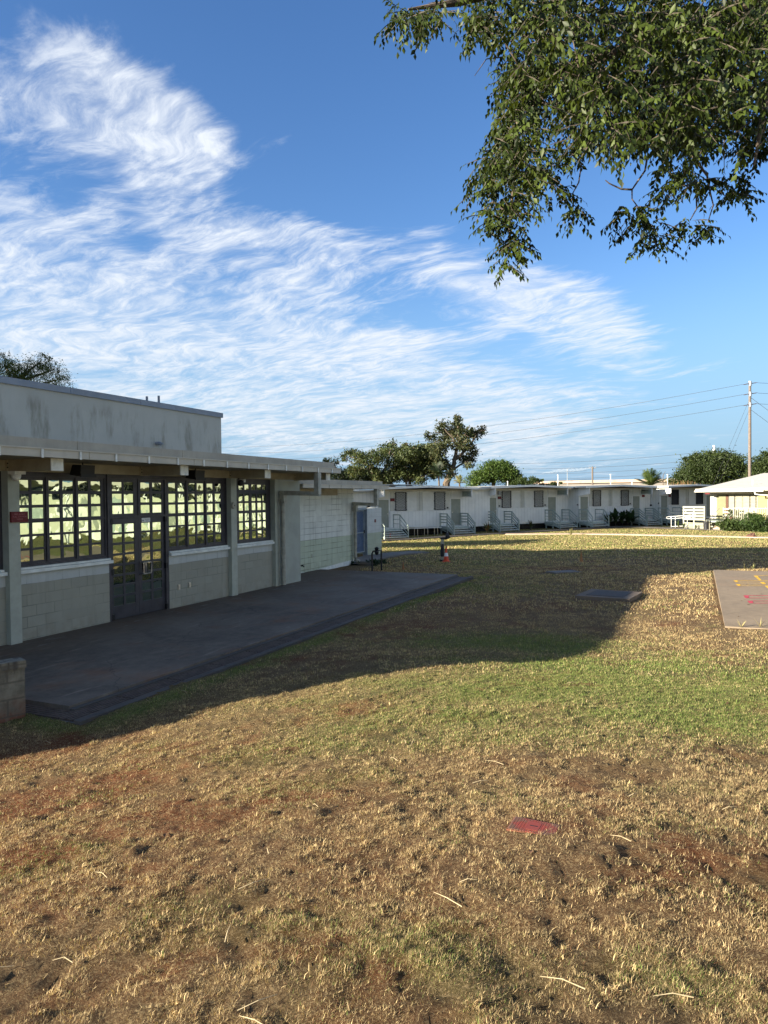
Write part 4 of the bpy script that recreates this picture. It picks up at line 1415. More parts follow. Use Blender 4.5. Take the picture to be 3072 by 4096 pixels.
def psign(port, x, y, z, label, w=0.36, h=0.2):
    tag(MB().box(-w / 2, w / 2, -0.012, 0.0, -h / 2, h / 2).box(-w / 2 - 0.01, w / 2 + 0.01, -0.006, 0.001, -h / 2 - 0.01, h / 2 + 0.01).build('red_sign', 'red', None, pxy(port, x, y, z), RZP), label, 'sign', 'red alarm signs on the portables')


psign(P[0], 10.0, -0.03, 1.95, 'red sign above the white enclosure wall')
psign(P[1], 1.18, -0.03, 2.03, 'red sign left of the first mesh screen')
psign(P[2], 1.18, -0.03, 2.03, 'red sign under a small grey box left of a mesh screen')
psign(P[2], -0.9, -0.03, 2.1, 'red sign near the fin between two portables')
psign(P[3], 7.5, -0.03, 2.05, 'red sign right of a louvred transom over a shaded door')
psign(P[4], 1.15, -0.03, 2.03, 'red sign right of the shaded door near the ramp')
for port, x, lab in ((P[1], 5.86, 'dark number plate beside the right mesh screen of the first portable'), (P[2], 1.16, 'dark number plate under a red sign'), (P[2], 5.86, 'dark number plate left of the middle stairs'),
                     (P[3], -0.3, 'dark number plate left of a sage door in the middle of the row'), (P[3], 5.86, 'dark number plate by the shaded door right of the big leaves'), (P[4], -0.3, 'dark number plate under the grey conduit')):
    tag(MB().box(-0.08, 0.08, -0.01, 0, -0.06, 0.06).build('number_plate', 'black', None, pxy(port, x, -0.03, 1.36), RZP), lab, 'plate', 'number plates on the portables')
tag(MB().box(-0.13, 0.13, -0.16, 0, -0.14, 0.14).build('meter_box', 'flash', None, pxy(P[2], 1.1, -0.03, 2.42), RZP), 'small grey box above a red sign on a portable', 'box')
cb = MB().tube([(0, -0.05, 0), (0, -0.05, 1.15), (-0.1, -0.05, 1.24), (-0.85, -0.05, 1.28)], 0.018, 6).box(-0.08, 0.08, -0.1, 0, -0.14, 0.02).box(-1.1, -0.8, -0.12, 0, 1.24, 1.32)
tag(cb.build('conduit', 'iron', None, pxy(P[4], -1.3, 0.0, 1.25), RZP), 'grey electrical conduit with a dark box on the portable wall', 'conduit')
# bench under the first portable's windows
bn = thing('metal_bench', 'pale metal bench under the mesh windows of the first portable', 'bench', pxy(P[1], 3.6, -0.75, -0.72), RZP)
MB().box(-1.2, 1.2, -0.2, 0.2, 0.60, 0.64).build('seat', 'white', bn)
MB().box(-1.25, 1.25, 0.25, 0.5, 0.70, 0.74).build('table_top', 'white', bn)
for x in (-0.9, 0, 0.9):
    MB().tube([(x, -0.1, 0), (x, -0.1, 0.6)], 0.02, 6).tube([(x, 0.35, 0), (x, 0.35, 0.7)], 0.02, 6).build('leg', 'steel', bn)
# aerial and posts on the roofs
an = thing('roof_antenna', 'wide thin television aerial on the roofs of the portable row', 'antenna', pxy(P[3], 2.5, 4.5, 3.0), RZP)
MB().tube([(0.3, 0, 0), (0.3, 0, 1.65)], 0.025, 6).build('mast', 'steel', an)
MB().tube([(-1.9, 0, 1.25), (2.8, 0, 1.5)], 0.012, 6).build('boom', 'flash', an)
el_ = MB()
for k in range(9):
    x = -1.8 + k * 0.55
    el_.tube([(x + 0.35, -0.9, 1.3 + k * 0.03 + .25), (x - 0.2, 0.9, 1.25 + k * 0.03)], 0.007, 5)
el_.build('element', 'flash', an)
for k, (port, x, h, lab) in enumerate(((P[2], 3.6, 0.45, 'short white vent stub on the roof ridge of the portable with spiky plants'), (P[3], -0.6, 1.0, 'slim vent post left of the aerial'), (P[3], 5.6, 1.1, 'slim vent post right of the aerial'),
                                       (P[3], 8.3, 0.5, 'short vent post over the roof junction near the young palm'), (P[4], 3.3, 1.1, 'slim vent post beside the young palm'), (P[1], 3.65, 0.4, 'vent stub on the roof of the portable behind the striped cone'))):
    tag(MB().tube([(0, 0, 0), (0, 0, h)], 0.035, 6).lathe([(0.06, 0), (0.06, 0.05)], (0, 0, h), 8).build('vent_post', 'white', None, pxy(port, x, 2.0, 2.95), RZP), lab, 'vent post', 'vent posts on the portable roofs')

# ------------------------------------------------------------------ sunlit cream classroom at the right
aR = np.array([0.545, -0.839])
bR = np.array([0.839, 0.545])
ORG = np.array([26.92, 58.47]) * 0.985
RZR = math.atan2(aR[1], aR[0])


def rxy(x, y, z=0.0):
    q = ORG + aR * x + bR * y
    return (float(q[0]), float(q[1]), float(z))


FZ = 0.42
M['creamlouvre'] = plain('cream_louvre', (0.25, 0.24, 0.185), 0.6, 0.1, 5)
cr = thing('cream_classroom', 'sunlit cream classroom with a low white gable roof and a railed deck', 'building', (ORG[0], ORG[1], FZ), RZR)
MB().box(0, 8.2, 0, 17, -0.75, 2.28).build('wall', 'cream', cr)
MB().prism([(-0.05, 2.28), (17.0, 2.28), (8.9, 3.62)], 'x', 0.02, 8.18).build('gable_wall', 'cream', cr)
rf_ = MB().prism([(-1.15, 2.30), (8.9, 3.72), (18.2, 2.30), (18.2, 2.42), (8.9, 3.84), (-1.15, 2.42)], 'x', -0.6, 5.35)
rr = rf_.build('roof', 'roofwhite', cr)
MB().box(-0.62, 5.0, -1.30, -1.151, 2.20, 2.33).box(-0.60, 5.37, -1.19, -1.151, 2.331, 2.47).build('gutter', 'roofwhite', rr)
MB().prism([(-1.15, 2.24), (8.9, 3.66), (18.2, 2.24), (18.2, 2.45), (8.9, 3.87), (-1.15, 2.45)], 'x', 5.352, 5.40).build('barge_board', 'white', rr)
MB().box(-0.58, 8.3, -1.14, -0.01, 2.282, 2.298).box(0.0, 8.2, -0.03, -0.002, 2.03, 2.281).build('header', 'fascia', cr)
dp = MB().tube([(4.3, -1.2, 2.2), (4.3, -1.15, 2.02), (4.5, -0.9, 1.95), (5.3, -0.1, 1.90), (5.36, -0.07, 1.75), (5.36, -0.07, -0.6)], 0.05, 8)
dp.build('downpipe', 'white', cr, smooth=True)
MB().box(0.55, 1.30, -0.03, -0.001, 0.0, 2.0).build('door', plain('olive_door_paint', (0.15, 0.145, 0.075), 0.5, 0.08, 3), cr)
MB().box(1.31, 1.50, -0.02, -0.001, 0.0, 2.0).build('gap', 'terracotta', cr)
for x0, x1 in ((1.55, 2.05), (3.30, 3.75)):
    l_ = louvre(x0, x1, 0.95, 2.0, -0.035).build('louvre_window', 'creamlouvre', cr)
    for xa in (x0 - 0.01, x1 - 0.02):
        s_ = MB().box(xa, xa + 0.03, -0.075, -0.070, 0.97, 1.98)
        for z in np.linspace(1.0, 1.95, 9):
            s_.box(xa - 0.012, xa + 0.042, -0.082, -0.0751, z - 0.02, z + 0.02)
        s_.build('clip_strip', 'iron', l_)
for x0, x1 in ((2.12, 2.65), (2.72, 3.22)):
    louvre(x0, x1, 0.95, 2.0, -0.035).build('louvre_window', 'creamlouvre', cr)
d_ = MB().box(3.85, 4.60, -0.03, -0.001, 0.0, 2.0).build('door', plain('yellow_door_paint', (0.27, 0.225, 0.085), 0.5, 0.06, 3), cr)
MB().tube([(4.5, -0.03, 1.0), (4.5, -0.09, 1.0)], 0.03, 8).build('handle', 'steel', d_)
MB().box(-0.02, 0.5, -0.04, -0.001, 0.0, 2.02).box(-0.02, 0.5, -0.05, -0.041, 0.85, 0.95).build('corner_board', 'roofwhite', cr)
tag(MB().box(-0.2, 0.2, -0.02, 0, -0.1, 0.1).build('red_sign', 'red', None, rxy(0.35, -1.0, FZ + 2.14), RZR), 'red sign under the sunlit eave of the cream classroom', 'sign', 'red alarm signs on the portables')
tag(MB().tube([(0, 0, 0), (0, 0, 0.55)], 0.03, 6).lathe([(0.06, 0), (0.06, 0.08)], (0, 0, 0.5), 8).build('vent_post', 'white', None, rxy(3.0, 0.8, FZ + 2.55), RZR), 'thin vent post on the sunlit gable roof', 'vent post', 'vent posts on the portable roofs')
# deck with slatted fence and balustrade
GZ = -0.30
dk = thing('timber_deck', 'cream painted deck with slatted fence, balustrade and pipe handrails', 'deck', rxy(1.55, 0, GZ), RZR)
H = FZ - GZ - 0.03
MB().box(-1.6, 5.1, -2.1, -0.04, H - 0.12, H).build('floor', 'stair', dk)
fe = MB()
for x in (-2.15, -1.25, -0.35):
    fe.box(x - 0.045, x + 0.045, -2.75, -2.65, 0, 1.72)
for k in range(5):
    z = H + 0.12 + k * 0.235
    fe.box(-2.2, -0.30, -2.78, -2.751, z - 0.075, z + 0.065)
for k in range(5):
    fe.box(-2.15, -0.34, -2.775, -2.751, 0.05 + k * 0.105, 0.11 + k * 0.105)
fe.build('slatted_fence', 'cream', dk)
f2 = MB()
for x in (-0.1, 1.1):
    f2.box(x - 0.04, x + 0.04, -0.62, -0.54, 0, 1.70)
for k in range(4):
    z = H + 0.14 + k * 0.25
    f2.box(-0.1, 1.15, -0.645, -0.621, z - 0.06, z + 0.06)
f2.build('slatted_fence', 'cream', dk)
ba = MB().box(1.65, 4.9, -2.12, -2.04, 1.66, 1.72).box(1.65, 4.9, -2.10, -2.06, H + 0.08, H + 0.13)
for x in (1.65, 2.75, 4.9):
    ba.box(x - 0.05, x + 0.05, -2.14, -2.03, 0, 1.72)
for x in np.arange(1.8, 4.9, 0.145):
    if abs(x - 2.75) > 0.08: ba.box(x - 0.018, x + 0.018, -2.1, -2.06, H + 0.13, 1.66)
ba.build('balustrade', 'cream', dk)
st = MB()
for k in range(4):
    st.box(0.45, 1.5, -2.1 - 0.28 * (k + 1), -2.1 - 0.28 * k - 0.005, 0, H - 0.17 * (k + 1))
st.build('steps', 'palepath', dk)
for x in (0.42, 1.55):
    MB().tube([(x, -2.0, H + 0.95), (x, -2.1, H + 0.93), (x, -3.35, 0.85), (x - 0.02, -3.62, 0.83), (x - 0.02, -3.68, 0.75), (x - 0.02, -3.60, 0.66), (x, -3.3, 0.64), (x, -2.05, H + 0.6)], 0.022, 8).tube([(x, -3.3, 0), (x, -3.3, 0.84)], 0.022, 8).build('handrail', 'cream', dk, smooth=True)
tag(MB().lathe([(0.20, 0), (0.23, 0.62), (0.26, 0.63), (0.26, 0.70), (0.22, 0.70), (0.20, 0.64)], (0, 0, 0), 20).box(-0.07, 0.07, -0.2475, -0.235, 0.47, 0.60).build('trash_bin', 'binblack', None, rxy(1.6, -3.1, GZ), RZR, smooth=True), 'black plastic bin against the slatted deck fence', 'bin')
# ramp handrail at the left of the deck
rp = thing('ramp_handrail', 'pale double pipe handrail of the ramp left of the slatted fence', 'handrail', rxy(-1.7, -1.9, GZ), RZR)
for y in (0.0, 0.55):
    MB().tube([(1.4, y, 1.12), (-0.9, y, 0.92), (-1.05, y, 0.88), (-1.07, y, 0.80), (-0.9, y, 0.75), (1.4, y, 0.93)], 0.016, 8).build('rail', 'white', rp, smooth=True)
    for x in (-0.6, 0.5):
        MB().tube([(x, y, 0), (x, y, 0.93)], 0.02, 8).build('post', 'white', rp)
    MB().tube([(-0.6, y, 0.12), (1.4, y, 0.25)], 0.018, 6).build('kick_rail', 'white', rp)

# ------------------------------------------------------------------ poles and lines
PB = at(2999, 1906, 75.0)
gz = hz(PB[0], PB[1])
pole = thing('utility_pole', 'tall brown wooden utility pole with three pairs of insulators', 'utility pole', (PB[0], PB[1], gz), 0)
ztop = at(2999, 1527, 75.0)[2] - gz
MB().tube([(0, 0, 0), (0, 0, ztop)], [0.18, 0.125], 12).build('shaft', 'wood', pole, smooth=True)
MB().tube([(0, 0, ztop), (0, 0, ztop + 0.06)], 0.13, 12).build('cap', 'white', pole)
zl = [at(2990, y, 75.0)[2] - gz for y in (1534, 1575, 1618)]
for k, z in enumerate(zl):
    for sgn, dz_ in ((-1, -0.08), (1, 0.06)):
        b_ = MB()
        for i in range(4):
            x = 0.22 + i * 0.12
            b_.lathe([(0.03, -0.05), (0.085, -0.03), (0.085, 0.0), (0.03, 0.03)], (sgn * x, -0.05, z + dz_ * (0.3 + i * .3)), 10)
        b_.tube([(0, 0, z), (sgn * 0.78, -0.08, z + dz_ * 1.6)], 0.02, 6)
        b_.build('insulator', 'porcelain', pole)
    MB().tube([(0, -0.1, z - 0.28), (0, -0.1, z + 0.2)], 0.135, 10).build('band', 'flash', pole)
M['wire'] = plain('dark_wire', (0.03, 0.03, 0.033), 0.5, 0.1)


def wire(name, label, a, b, sag, r=0.012, group=None, n=40):
    a, b = np.array(a, float), np.array(b, float)
    pts = []
    for i in range(n + 1):
        t_ = i / n
        p = a * (1 - t_) + b * t_
        p[2] -= 4 * sag * t_ * (1 - t_)
        pts.append(tuple(p))
    m_ = MB().tube(pts, r, 5, cap=False)
    return tag(m_.build(name, 'wire'), label, 'wire', group)


zA = [z + gz for z in zl]
for k, nm in enumerate(('topmost', 'middle', 'lowest')):
    wire('power_line', f'{nm} of the three long power lines running left from the pole', (PB[0] - 0.8, PB[1] - 0.08, zA[k] - 0.1), (-51, 140, zA[k] - 0.8), 2.75, 0.017, 'power lines on the tall pole')
    wire('power_line', f'{nm} of the three short power lines leaving right from the pole', (PB[0] + 0.8, PB[1] - 0.05, zA[k] + 0.05), (PB[0] + 45, PB[1] + 3, zA[k] + 0.1), 0.5, 0.017, 'power lines on the tall pole')
for k, (z0_, dx_, dy_, lab) in enumerate(((zA[0] - 1.4, 14.0, -4, 'upper guy wire slanting right from the pole top'), (zA[1] - 1.6, 12.5, -4, 'lower guy wire slanting right from the pole'),
                                          (zA[0] - 1.6, -4.0, 3, 'outer guy wire slanting left into the big dark tree'), (zA[1] - 1.5, -3.3, 3, 'inner guy wire slanting left into the big dark tree'))):
    wire('guy_wire', lab, (PB[0], PB[1], z0_), (PB[0] + dx_, PB[1] + dy_, 0.0), 0.0, 0.012 if dx_ < 0 else 0.018, 'guy wires of the tall pole', 2)
# small far pole
q = at(2370, 1936, 125.0)
sp = thing('utility_pole', 'small distant T topped pole above the portable roofs', 'utility pole', (q[0], q[1], -0.5), 0)
zt = at(2370, 1866, 125.0)[2] + 0.5
MB().tube([(0, 0, 0), (0, 0, zt)], 0.14, 8).build('shaft', 'wood', sp)
MB().box(-0.6, 0.6, -0.06, 0.06, zt - 0.35, zt - 0.2).box(-0.62, -0.54, -0.05, 0.05, zt - 0.2, zt + 0.02).box(0.54, 0.62, -0.05, 0.05, zt - 0.2, zt + 0.02).build('crossarm', 'flash', sp)
q2 = at(2034, 1905, 130.0)
sp2 = thing('utility_pole', 'thin distant pole rising over the bright green round tree', 'utility pole', (q2[0], q2[1], -0.5), 0)
zt2 = at(2034, 1857, 130.0)[2] + 0.5
MB().tube([(0, 0, 0), (0, 0, zt2)], 0.12, 8).build('shaft', 'wood', sp2)
MB().box(-0.35, 0.7, -0.06, 0.06, zt2 - 0.45, zt2 - 0.2).build('crossarm', 'flash', sp2)
q = at(2856, 1830, 150.0)
zt = at(2856, 1781, 150.0)[2] + 0.5
tag(MB().tube([(0, 0, 0), (0, 0, zt - 1.6)], 0.12, 8).tube([(0, 0, zt - 1.6), (0, 0, zt)], 0.22, 10).build('antenna_mast', 'white', None, (q[0], q[1], -0.5)), 'white antenna mast above the big dark tree', 'mast')
for k, (ya, yb, lab) in enumerate(((1822, 1800, 'highest of the four faint far wires left of the mast'), (1842, 1832, 'second of the four faint far wires left of the mast'), (1862, 1853, 'third of the four faint far wires left of the mast'), (1884, 1874, 'lowest of the four faint far wires left of the mast'))):
    a = at(1950, ya + 32, 190.0)
    b = at(2852, yb + 4, 150.0)
    wire('far_wire', lab, a, b, 0.8, 0.03, 'faint far wires')
wire('far_wire', 'dark low far wire left of the small T topped pole', at(2060, 1920, 125), at(2370, 1916, 125), 0.2, 0.03, 'faint far wires')
# long pale warehouse on the horizon
wa, wb = at(2140, 1940, 165.0), at(2790, 1940, 150.0)
dW = (wb - wa)[:2]
wl = float(np.linalg.norm(dW))
wh = thing('warehouse', 'long low warehouse with a cream roof edge on the horizon', 'building', (wa[0], wa[1], -0.5), math.atan2(dW[1], dW[0]))
zr = at(2400, 1920, 157.0)[2] + 0.5
MB().box(0, wl, 0, 30, 0, zr - 0.75).build('wall', 'warehouse', wh)
MB().box(-0.5, wl + 0.5, -0.5, 30, zr - 0.6, zr).build('roof', 'palepath', wh)

# ------------------------------------------------------------------ foliage
def unit(v):
    return v / np.maximum(np.linalg.norm(v, axis=-1, keepdims=True), 1e-9)


def leaf_quads(c, d, nrm, L, Wd, fold=0.25):
    """pointed, slightly folded leaves: 6 verts, 4 tris each as 2 quads"""
    side = unit(np.cross(d, nrm))
    nrm = unit(np.cross(side, d))
    L, Wd = L[:, None], Wd[:, None]
    b = c
    t_ = c + d * L - nrm * L * 0.12
    m1 = c + d * L * 0.45
    l1 = m1 + side * Wd * 0.5 + nrm * Wd * fold
    r1 = m1 - side * Wd * 0.5 + nrm * Wd * fold
    n = len(c)
    v = np.stack([b, r1, t_, l1, m1], 1).reshape(-1, 3)
    i = np.arange(n)[:, None] * 5
    f = np.concatenate([i + np.array([[0, 1, 4]]), i + np.array([[1, 2, 4]]), i + np.array([[2, 3, 4]]), i + np.array([[3, 0, 4]])], 1).reshape(-1, 3)
    return v, f, 4


def rand_dir(n, r=rng):
    v = r.normal(size=(n, 3))
    return unit(v)


def crown_points(blobs, clump, r=rng):
    """blobs: (cx,cy,cz, rx,ry,rz, n). leaves gather in clumps near the blob surface"""
    out, cid = [], []
    for bi, (cx, cy, cz, rx, ry, rz, n) in enumerate(blobs):
        nc = max(3, n // clump)
        u = rand_dir(nc, r)
        rad = r.random(nc) ** 0.42
        cc = np.array([cx, cy, cz]) + u * rad[:, None] * np.array([rx, ry, rz])
        k = r.integers(0, nc, n)
        sg = 0.19 * (rx + ry + rz) / 3
        p = cc[k] + r.normal(size=(n, 3)) * sg * np.array([1, 1, 0.75]) * (0.6 + 0.8 * r.random((nc, 1)))[k]
        out.append(p)
        cid.append(k + bi * 1000)
    return np.concatenate(out), np.concatenate(cid)


def make_tree(name, label, base, trunk, limbs, blobs, leaf, cols, clump=60, group=None, droop=0.3, aspect=0.45, cat='tree', mat_trunk='bark', twigs=0, seed=1, part='crown'):
    r = np.random.default_rng(seed)
    t = thing(name, label, cat, base, 0, group)
    B = np.array(base)
    if trunk or limbs:
        m_ = MB()
        for pts, r0, r1 in (trunk + limbs):
            pts = [np.array(p) - B for p in pts]
            # bend the limb a little
            P_ = [pts[0]]
            for a, b in zip(pts[:-1], pts[1:]):
                for k in (0.33, 0.67, 1.0):
                    q = a * (1 - k) + b * k
                    if k < 1: q = q + r.normal(size=3) * np.linalg.norm(b - a) * 0.035
                    P_.append(q)
            rs = [r0 + (r1 - r0) * i / (len(P_) - 1) for i in range(len(P_))]
            m_.tube(P_, rs, 7)
        for k in range(twigs):
            bl = blobs[r.integers(len(blobs))]
            a = np.array(bl[:3]) - B
            u = rand_dir(1, r)[0] * np.array(bl[3:6])
            m_.tube([a, a + u * 0.5 + r.normal(size=3) * .08 * bl[3], a + u * (0.85 + 0.3 * r.random())], [leaf * 0.16, leaf * 0.11, leaf * 0.05], 4, cap=False)
        m_.build('trunk', mat_trunk, t, smooth=True)
    p, cid = crown_points(blobs, clump, r)
    n = len(p)
    d = rand_dir(n, r)
    d[:, 2] -= droop
    d = unit(d)
    nr = rand_dir(n, r)
    nr[:, 2] += 0.8
    L = leaf * (0.7 + 0.6 * r.random(n))
    v, f, k = leaf_quads(p - B, d, unit(nr), L, L * aspect * (0.8 + 0.4 * r.random(n)))
    ci = r.random(int(cid.max()) + 1)[cid] * 0.55 + r.random(n) * 0.45
    cols = np.array(cols)
    seg_ = ci * (len(cols) - 1)
    i0 = np.minimum(seg_.astype(int), len(cols) - 2)
    fr = (seg_ - i0)[:, None]
    c = cols[i0] * (1 - fr) + cols[i0 + 1] * fr
    np_mesh(part, v, f, M['leaf'], np.repeat(c, k, 0), parent=t)
    return t


def pxblob(x, y, rx, ry, depth, rd, n):
    """blob whose middle was surveyed at photo pixel (x, y), radii in pixels, at a given distance"""
    q = at(x, y, depth)
    s_ = depth / F_PX
    return (q[0], q[1], q[2], rx * s_, rd, ry * s_, n)


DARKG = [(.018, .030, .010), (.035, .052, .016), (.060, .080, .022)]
MIDG = [(.022, .038, .010), (.040, .064, .018), (.066, .088, .025)]
BRIGHT = [(.025, .050, .010), (.048, .085, .016), (.085, .12, .026)]
OLIVE = [(.020, .033, .011), (.038, .056, .019), (.064, .080, .028), (.095, .098, .040)]


def z2(x, y):   # region 1300..2000 x 1620..1960
    return 1300 + x * 700 / 1659, 1620 + y * 700 / 1659


# sparse spreading tree left of centre
dep = 92
bl = []
for x, y, rx, ry, n in ((250, 450, 60, 35, 260), (330, 500, 110, 60, 600), (480, 500, 110, 70, 900), (620, 430, 110, 60, 900), (700, 560, 130, 80, 1500), (800, 450, 110, 60, 1100), (900, 480, 110, 90, 1500), (860, 600, 130, 90, 1300),
                        (300, 620, 80, 50, 500), (640, 660, 80, 50, 500), (900, 690, 90, 50, 500), (430, 620, 70, 50, 400), (950, 560, 90, 80, 1100), (1000, 650, 60, 50, 500), (550, 690, 110, 50, 800), (750, 650, 120, 60, 1100), (1010, 500, 60, 60, 700), (640, 370, 35, 20, 150), (770, 375, 30, 20, 120), (190, 500, 35, 25, 120), (1000, 420, 80, 60, 700)):
    px, py = z2(x, y)
    bl.append(pxblob(px, py, rx * .422, ry * .422, dep + rng.normal() * 1.5, 2.6, n))


def z2p(x, y, d):
    return at(*z2(x, y), d)


gz = -0.5
make_tree('spreading_tree', 'sparse olive spreading tree with a leaning trunk behind the first portables', (z2p(640, 790, dep)[0], dep, gz),
          [([z2p(660, 830, dep), z2p(545, 670, dep), z2p(470, 610, dep), z2p(330, 520, dep), z2p(240, 490, dep)], .45, .08), ([z2p(820, 840, dep), z2p(790, 740, dep), z2p(770, 690, dep), z2p(720, 590, dep), z2p(640, 460, dep)], .5, .1)],
          [([z2p(770, 690, dep), z2p(860, 600, dep), z2p(900, 480, dep)], .25, .06), ([z2p(545, 670, dep), z2p(600, 520, dep), z2p(620, 420, dep)], .22, .05), ([z2p(470, 610, dep), z2p(420, 520, dep), z2p(330, 460, dep)], .16, .04), ([z2p(330, 520, dep), z2p(280, 560, dep), z2p(210, 510, dep)], .1, .03)],
          [(*b[:6], int(b[6] * 1.35)) for b in bl], 0.33, OLIVE, clump=34, twigs=150, seed=3)
dep = 90
bl = []
for x, y, rx, ry, n in ((1255, 130, 30, 45, 150), (1100, 190, 55, 50, 300), (1250, 220, 80, 60, 600), (1150, 280, 120, 60, 800), (1330, 280, 100, 60, 700), (1270, 370, 120, 60, 700), (1080, 400, 90, 80, 800), (1000, 300, 50, 50, 160), (1420, 270, 60, 40, 260), (1490, 240, 40, 45, 200),
                        (1380, 400, 60, 40, 260), (1400, 480, 50, 50, 300), (1300, 500, 80, 50, 350), (1100, 540, 80, 60, 500), (1350, 560, 50, 30, 130), (1200, 640, 60, 40, 200), (1060, 470, 80, 60, 700), (1000, 540, 80, 70, 700), (1080, 600, 70, 50, 500), (960, 470, 60, 60, 400)):
    px, py = z2(x, y)
    bl.append(pxblob(px, py, rx * .422, ry * .422, dep + rng.normal() * 1.5, 2.2, n))
make_tree('tall_sparse_tree', 'tall sparse tree with brownish twiggy crown and a forked trunk above the row', (z2p(1140, 800, dep)[0], dep, gz),
          [([z2p(1140, 860, dep), z2p(1150, 740, dep), z2p(1190, 640, dep), z2p(1225, 520, dep), z2p(1265, 380, dep), z2p(1260, 200, dep)], .55, .07)],
          [([z2p(1190, 640, dep), z2p(1180, 570, dep), z2p(1100, 500, dep), z2p(1040, 420, dep)], .28, .06), ([z2p(1225, 520, dep), z2p(1330, 430, dep), z2p(1430, 290, dep), z2p(1500, 230, dep)], .22, .04), ([z2p(1200, 620, dep), z2p(1330, 540, dep), z2p(1410, 480, dep)], .16, .04), ([z2p(1265, 380, dep), z2p(1180, 280, dep), z2p(1100, 170, dep)], .16, .04), ([z2p(1265, 380, dep), z2p(1340, 270, dep), z2p(1370, 190, dep)], .14, .04)],
          bl, 0.36, [(.020, .029, .012), (.036, .048, .019), (.062, .070, .030), (.095, .086, .044)], clump=26, twigs=210, seed=4)


def simple_tree(name, label, blobs_px, dep, rd, leaf, cols, clump=45, seed=5, scale=1.7, trunk_px=None, **kw):
    bl = [pxblob(x, y, rx, ry, dep + (i % 3 - 1) * rd * 0.25, rd, int(n * scale)) for i, (x, y, rx, ry, n) in enumerate(blobs_px)]
    r0_ = np.random.default_rng(seed + 100)
    for i in range(16):
        o_ = bl[r0_.integers(len(bl))]
        a_ = r0_.uniform(-.3, math.pi + .3)
        k_ = r0_.uniform(.12, .26)
        bl.append((o_[0] + math.cos(a_) * o_[3] * 1.08, o_[1] + r0_.normal() * .4, o_[2] + math.sin(a_) * o_[5] * 1.08, o_[3] * k_, o_[4] * .25, o_[5] * (k_ + .1), max(30, int(o_[6] * .05))))
    bx = trunk_px if trunk_px else blobs_px[0][0]
    b = at(bx, 2000, dep)
    top = np.array(bl[0][:3])
    base = (b[0], b[1], -0.5)
    return make_tree(name, label, base, [([base, (b[0], b[1], max(0.5, top[2] - bl[0][5] * 0.6)), tuple(top)], 0.3, 0.12)], [([(b[0], b[1], max(0.6, top[2] - bl[0][5] * .7)), tuple(np.array(x[:3]))], .14, .04) for x in bl[1:6]], bl, leaf * 0.78, cols, clump=clump, seed=seed, **kw)


simple_tree('round_tree', 'bright green round tree behind the white portables, centre of the row', [(1975, 1890, 75, 40, 2600), (1925, 1905, 50, 28, 1500), (1975, 1862, 50, 18, 1300), (2030, 1892, 42, 36, 1500), (1900, 1925, 40, 20, 900), (2050, 1915, 35, 30, 1000)], 80, 1.9, 0.27, BRIGHT, seed=6)
simple_tree('leafy_shrub', 'olive green shrub just right of the bright round tree', [(2105, 1928, 50, 14, 800), (2140, 1918, 22, 12, 300), (2080, 1922, 20, 14, 300)], 78, 1.2, 0.24, MIDG, seed=7)
simple_tree('leafy_shrub', 'small dark green shrub top behind the portable roof right of the olive shrub', [(2212, 1938, 28, 8, 420)], 78, 0.9, 0.2, DARKG, seed=8)
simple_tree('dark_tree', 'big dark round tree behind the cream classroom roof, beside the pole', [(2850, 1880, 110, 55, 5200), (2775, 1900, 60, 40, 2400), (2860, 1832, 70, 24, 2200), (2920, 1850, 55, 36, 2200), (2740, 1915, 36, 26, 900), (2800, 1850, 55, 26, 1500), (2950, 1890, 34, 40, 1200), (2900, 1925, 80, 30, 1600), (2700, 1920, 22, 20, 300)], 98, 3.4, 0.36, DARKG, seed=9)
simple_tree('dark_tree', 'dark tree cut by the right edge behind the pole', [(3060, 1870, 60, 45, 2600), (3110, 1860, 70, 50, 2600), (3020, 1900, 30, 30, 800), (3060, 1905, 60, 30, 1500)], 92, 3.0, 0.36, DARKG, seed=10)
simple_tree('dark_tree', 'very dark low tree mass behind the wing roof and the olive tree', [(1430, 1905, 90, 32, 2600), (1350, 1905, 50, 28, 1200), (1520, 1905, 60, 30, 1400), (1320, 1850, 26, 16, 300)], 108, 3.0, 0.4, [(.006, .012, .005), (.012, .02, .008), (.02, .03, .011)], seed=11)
simple_tree('feathery_tree', 'feathery leaved tree showing over the tall wall at the far left', [(60, 1500, 90, 50, 3000), (110, 1470, 60, 34, 1500), (210, 1480, 38, 36, 1000), (225, 1520, 34, 40, 1000), (160, 1450, 26, 22, 400), (20, 1460, 45, 40, 1200), (-60, 1480, 90, 70, 2600), (140, 1540, 90, 40, 2000), (240, 1560, 40, 28, 700), (175, 1430, 14, 10, 100), (205, 1438, 12, 16, 120)], 44, 1.7, 0.17, [(.03, .045, .012), (.06, .085, .02), (.12, .15, .035)], clump=22, droop=0.7, aspect=0.28, seed=12, twigs=60, scale=0.85)
# out of frame to the left: the tree whose ragged shadow streaks the far lawn
for k, (x, y, z, r_, lab) in enumerate(((-18.5, 33.5, 4.3, 1.5, 'low tree standing behind the long block, nearest its tall wall'), (-14.5, 35.2, 4.6, 1.4, 'low tree behind the long block, middle of three'), (-11.0, 36.0, 5.0, 1.2, 'low tree behind the long block, next to its far end'))):
    make_tree('yard_tree', lab, (x, y, -.3), [([(x, y, -.3), (x + .1, y, z * .5), (x, y, z)], .2, .08)], [], [(x, y, z, r_ * 1.5, r_, r_ * .8, 2600), (x + 1.2, y - 1.2, z - .4, r_, r_, r_ * .6, 1500), (x - 1.3, y + 1.1, z - .3, r_, r_, r_ * .6, 1500)], 0.3, MIDG, seed=13 + k, group='low trees behind the long block')


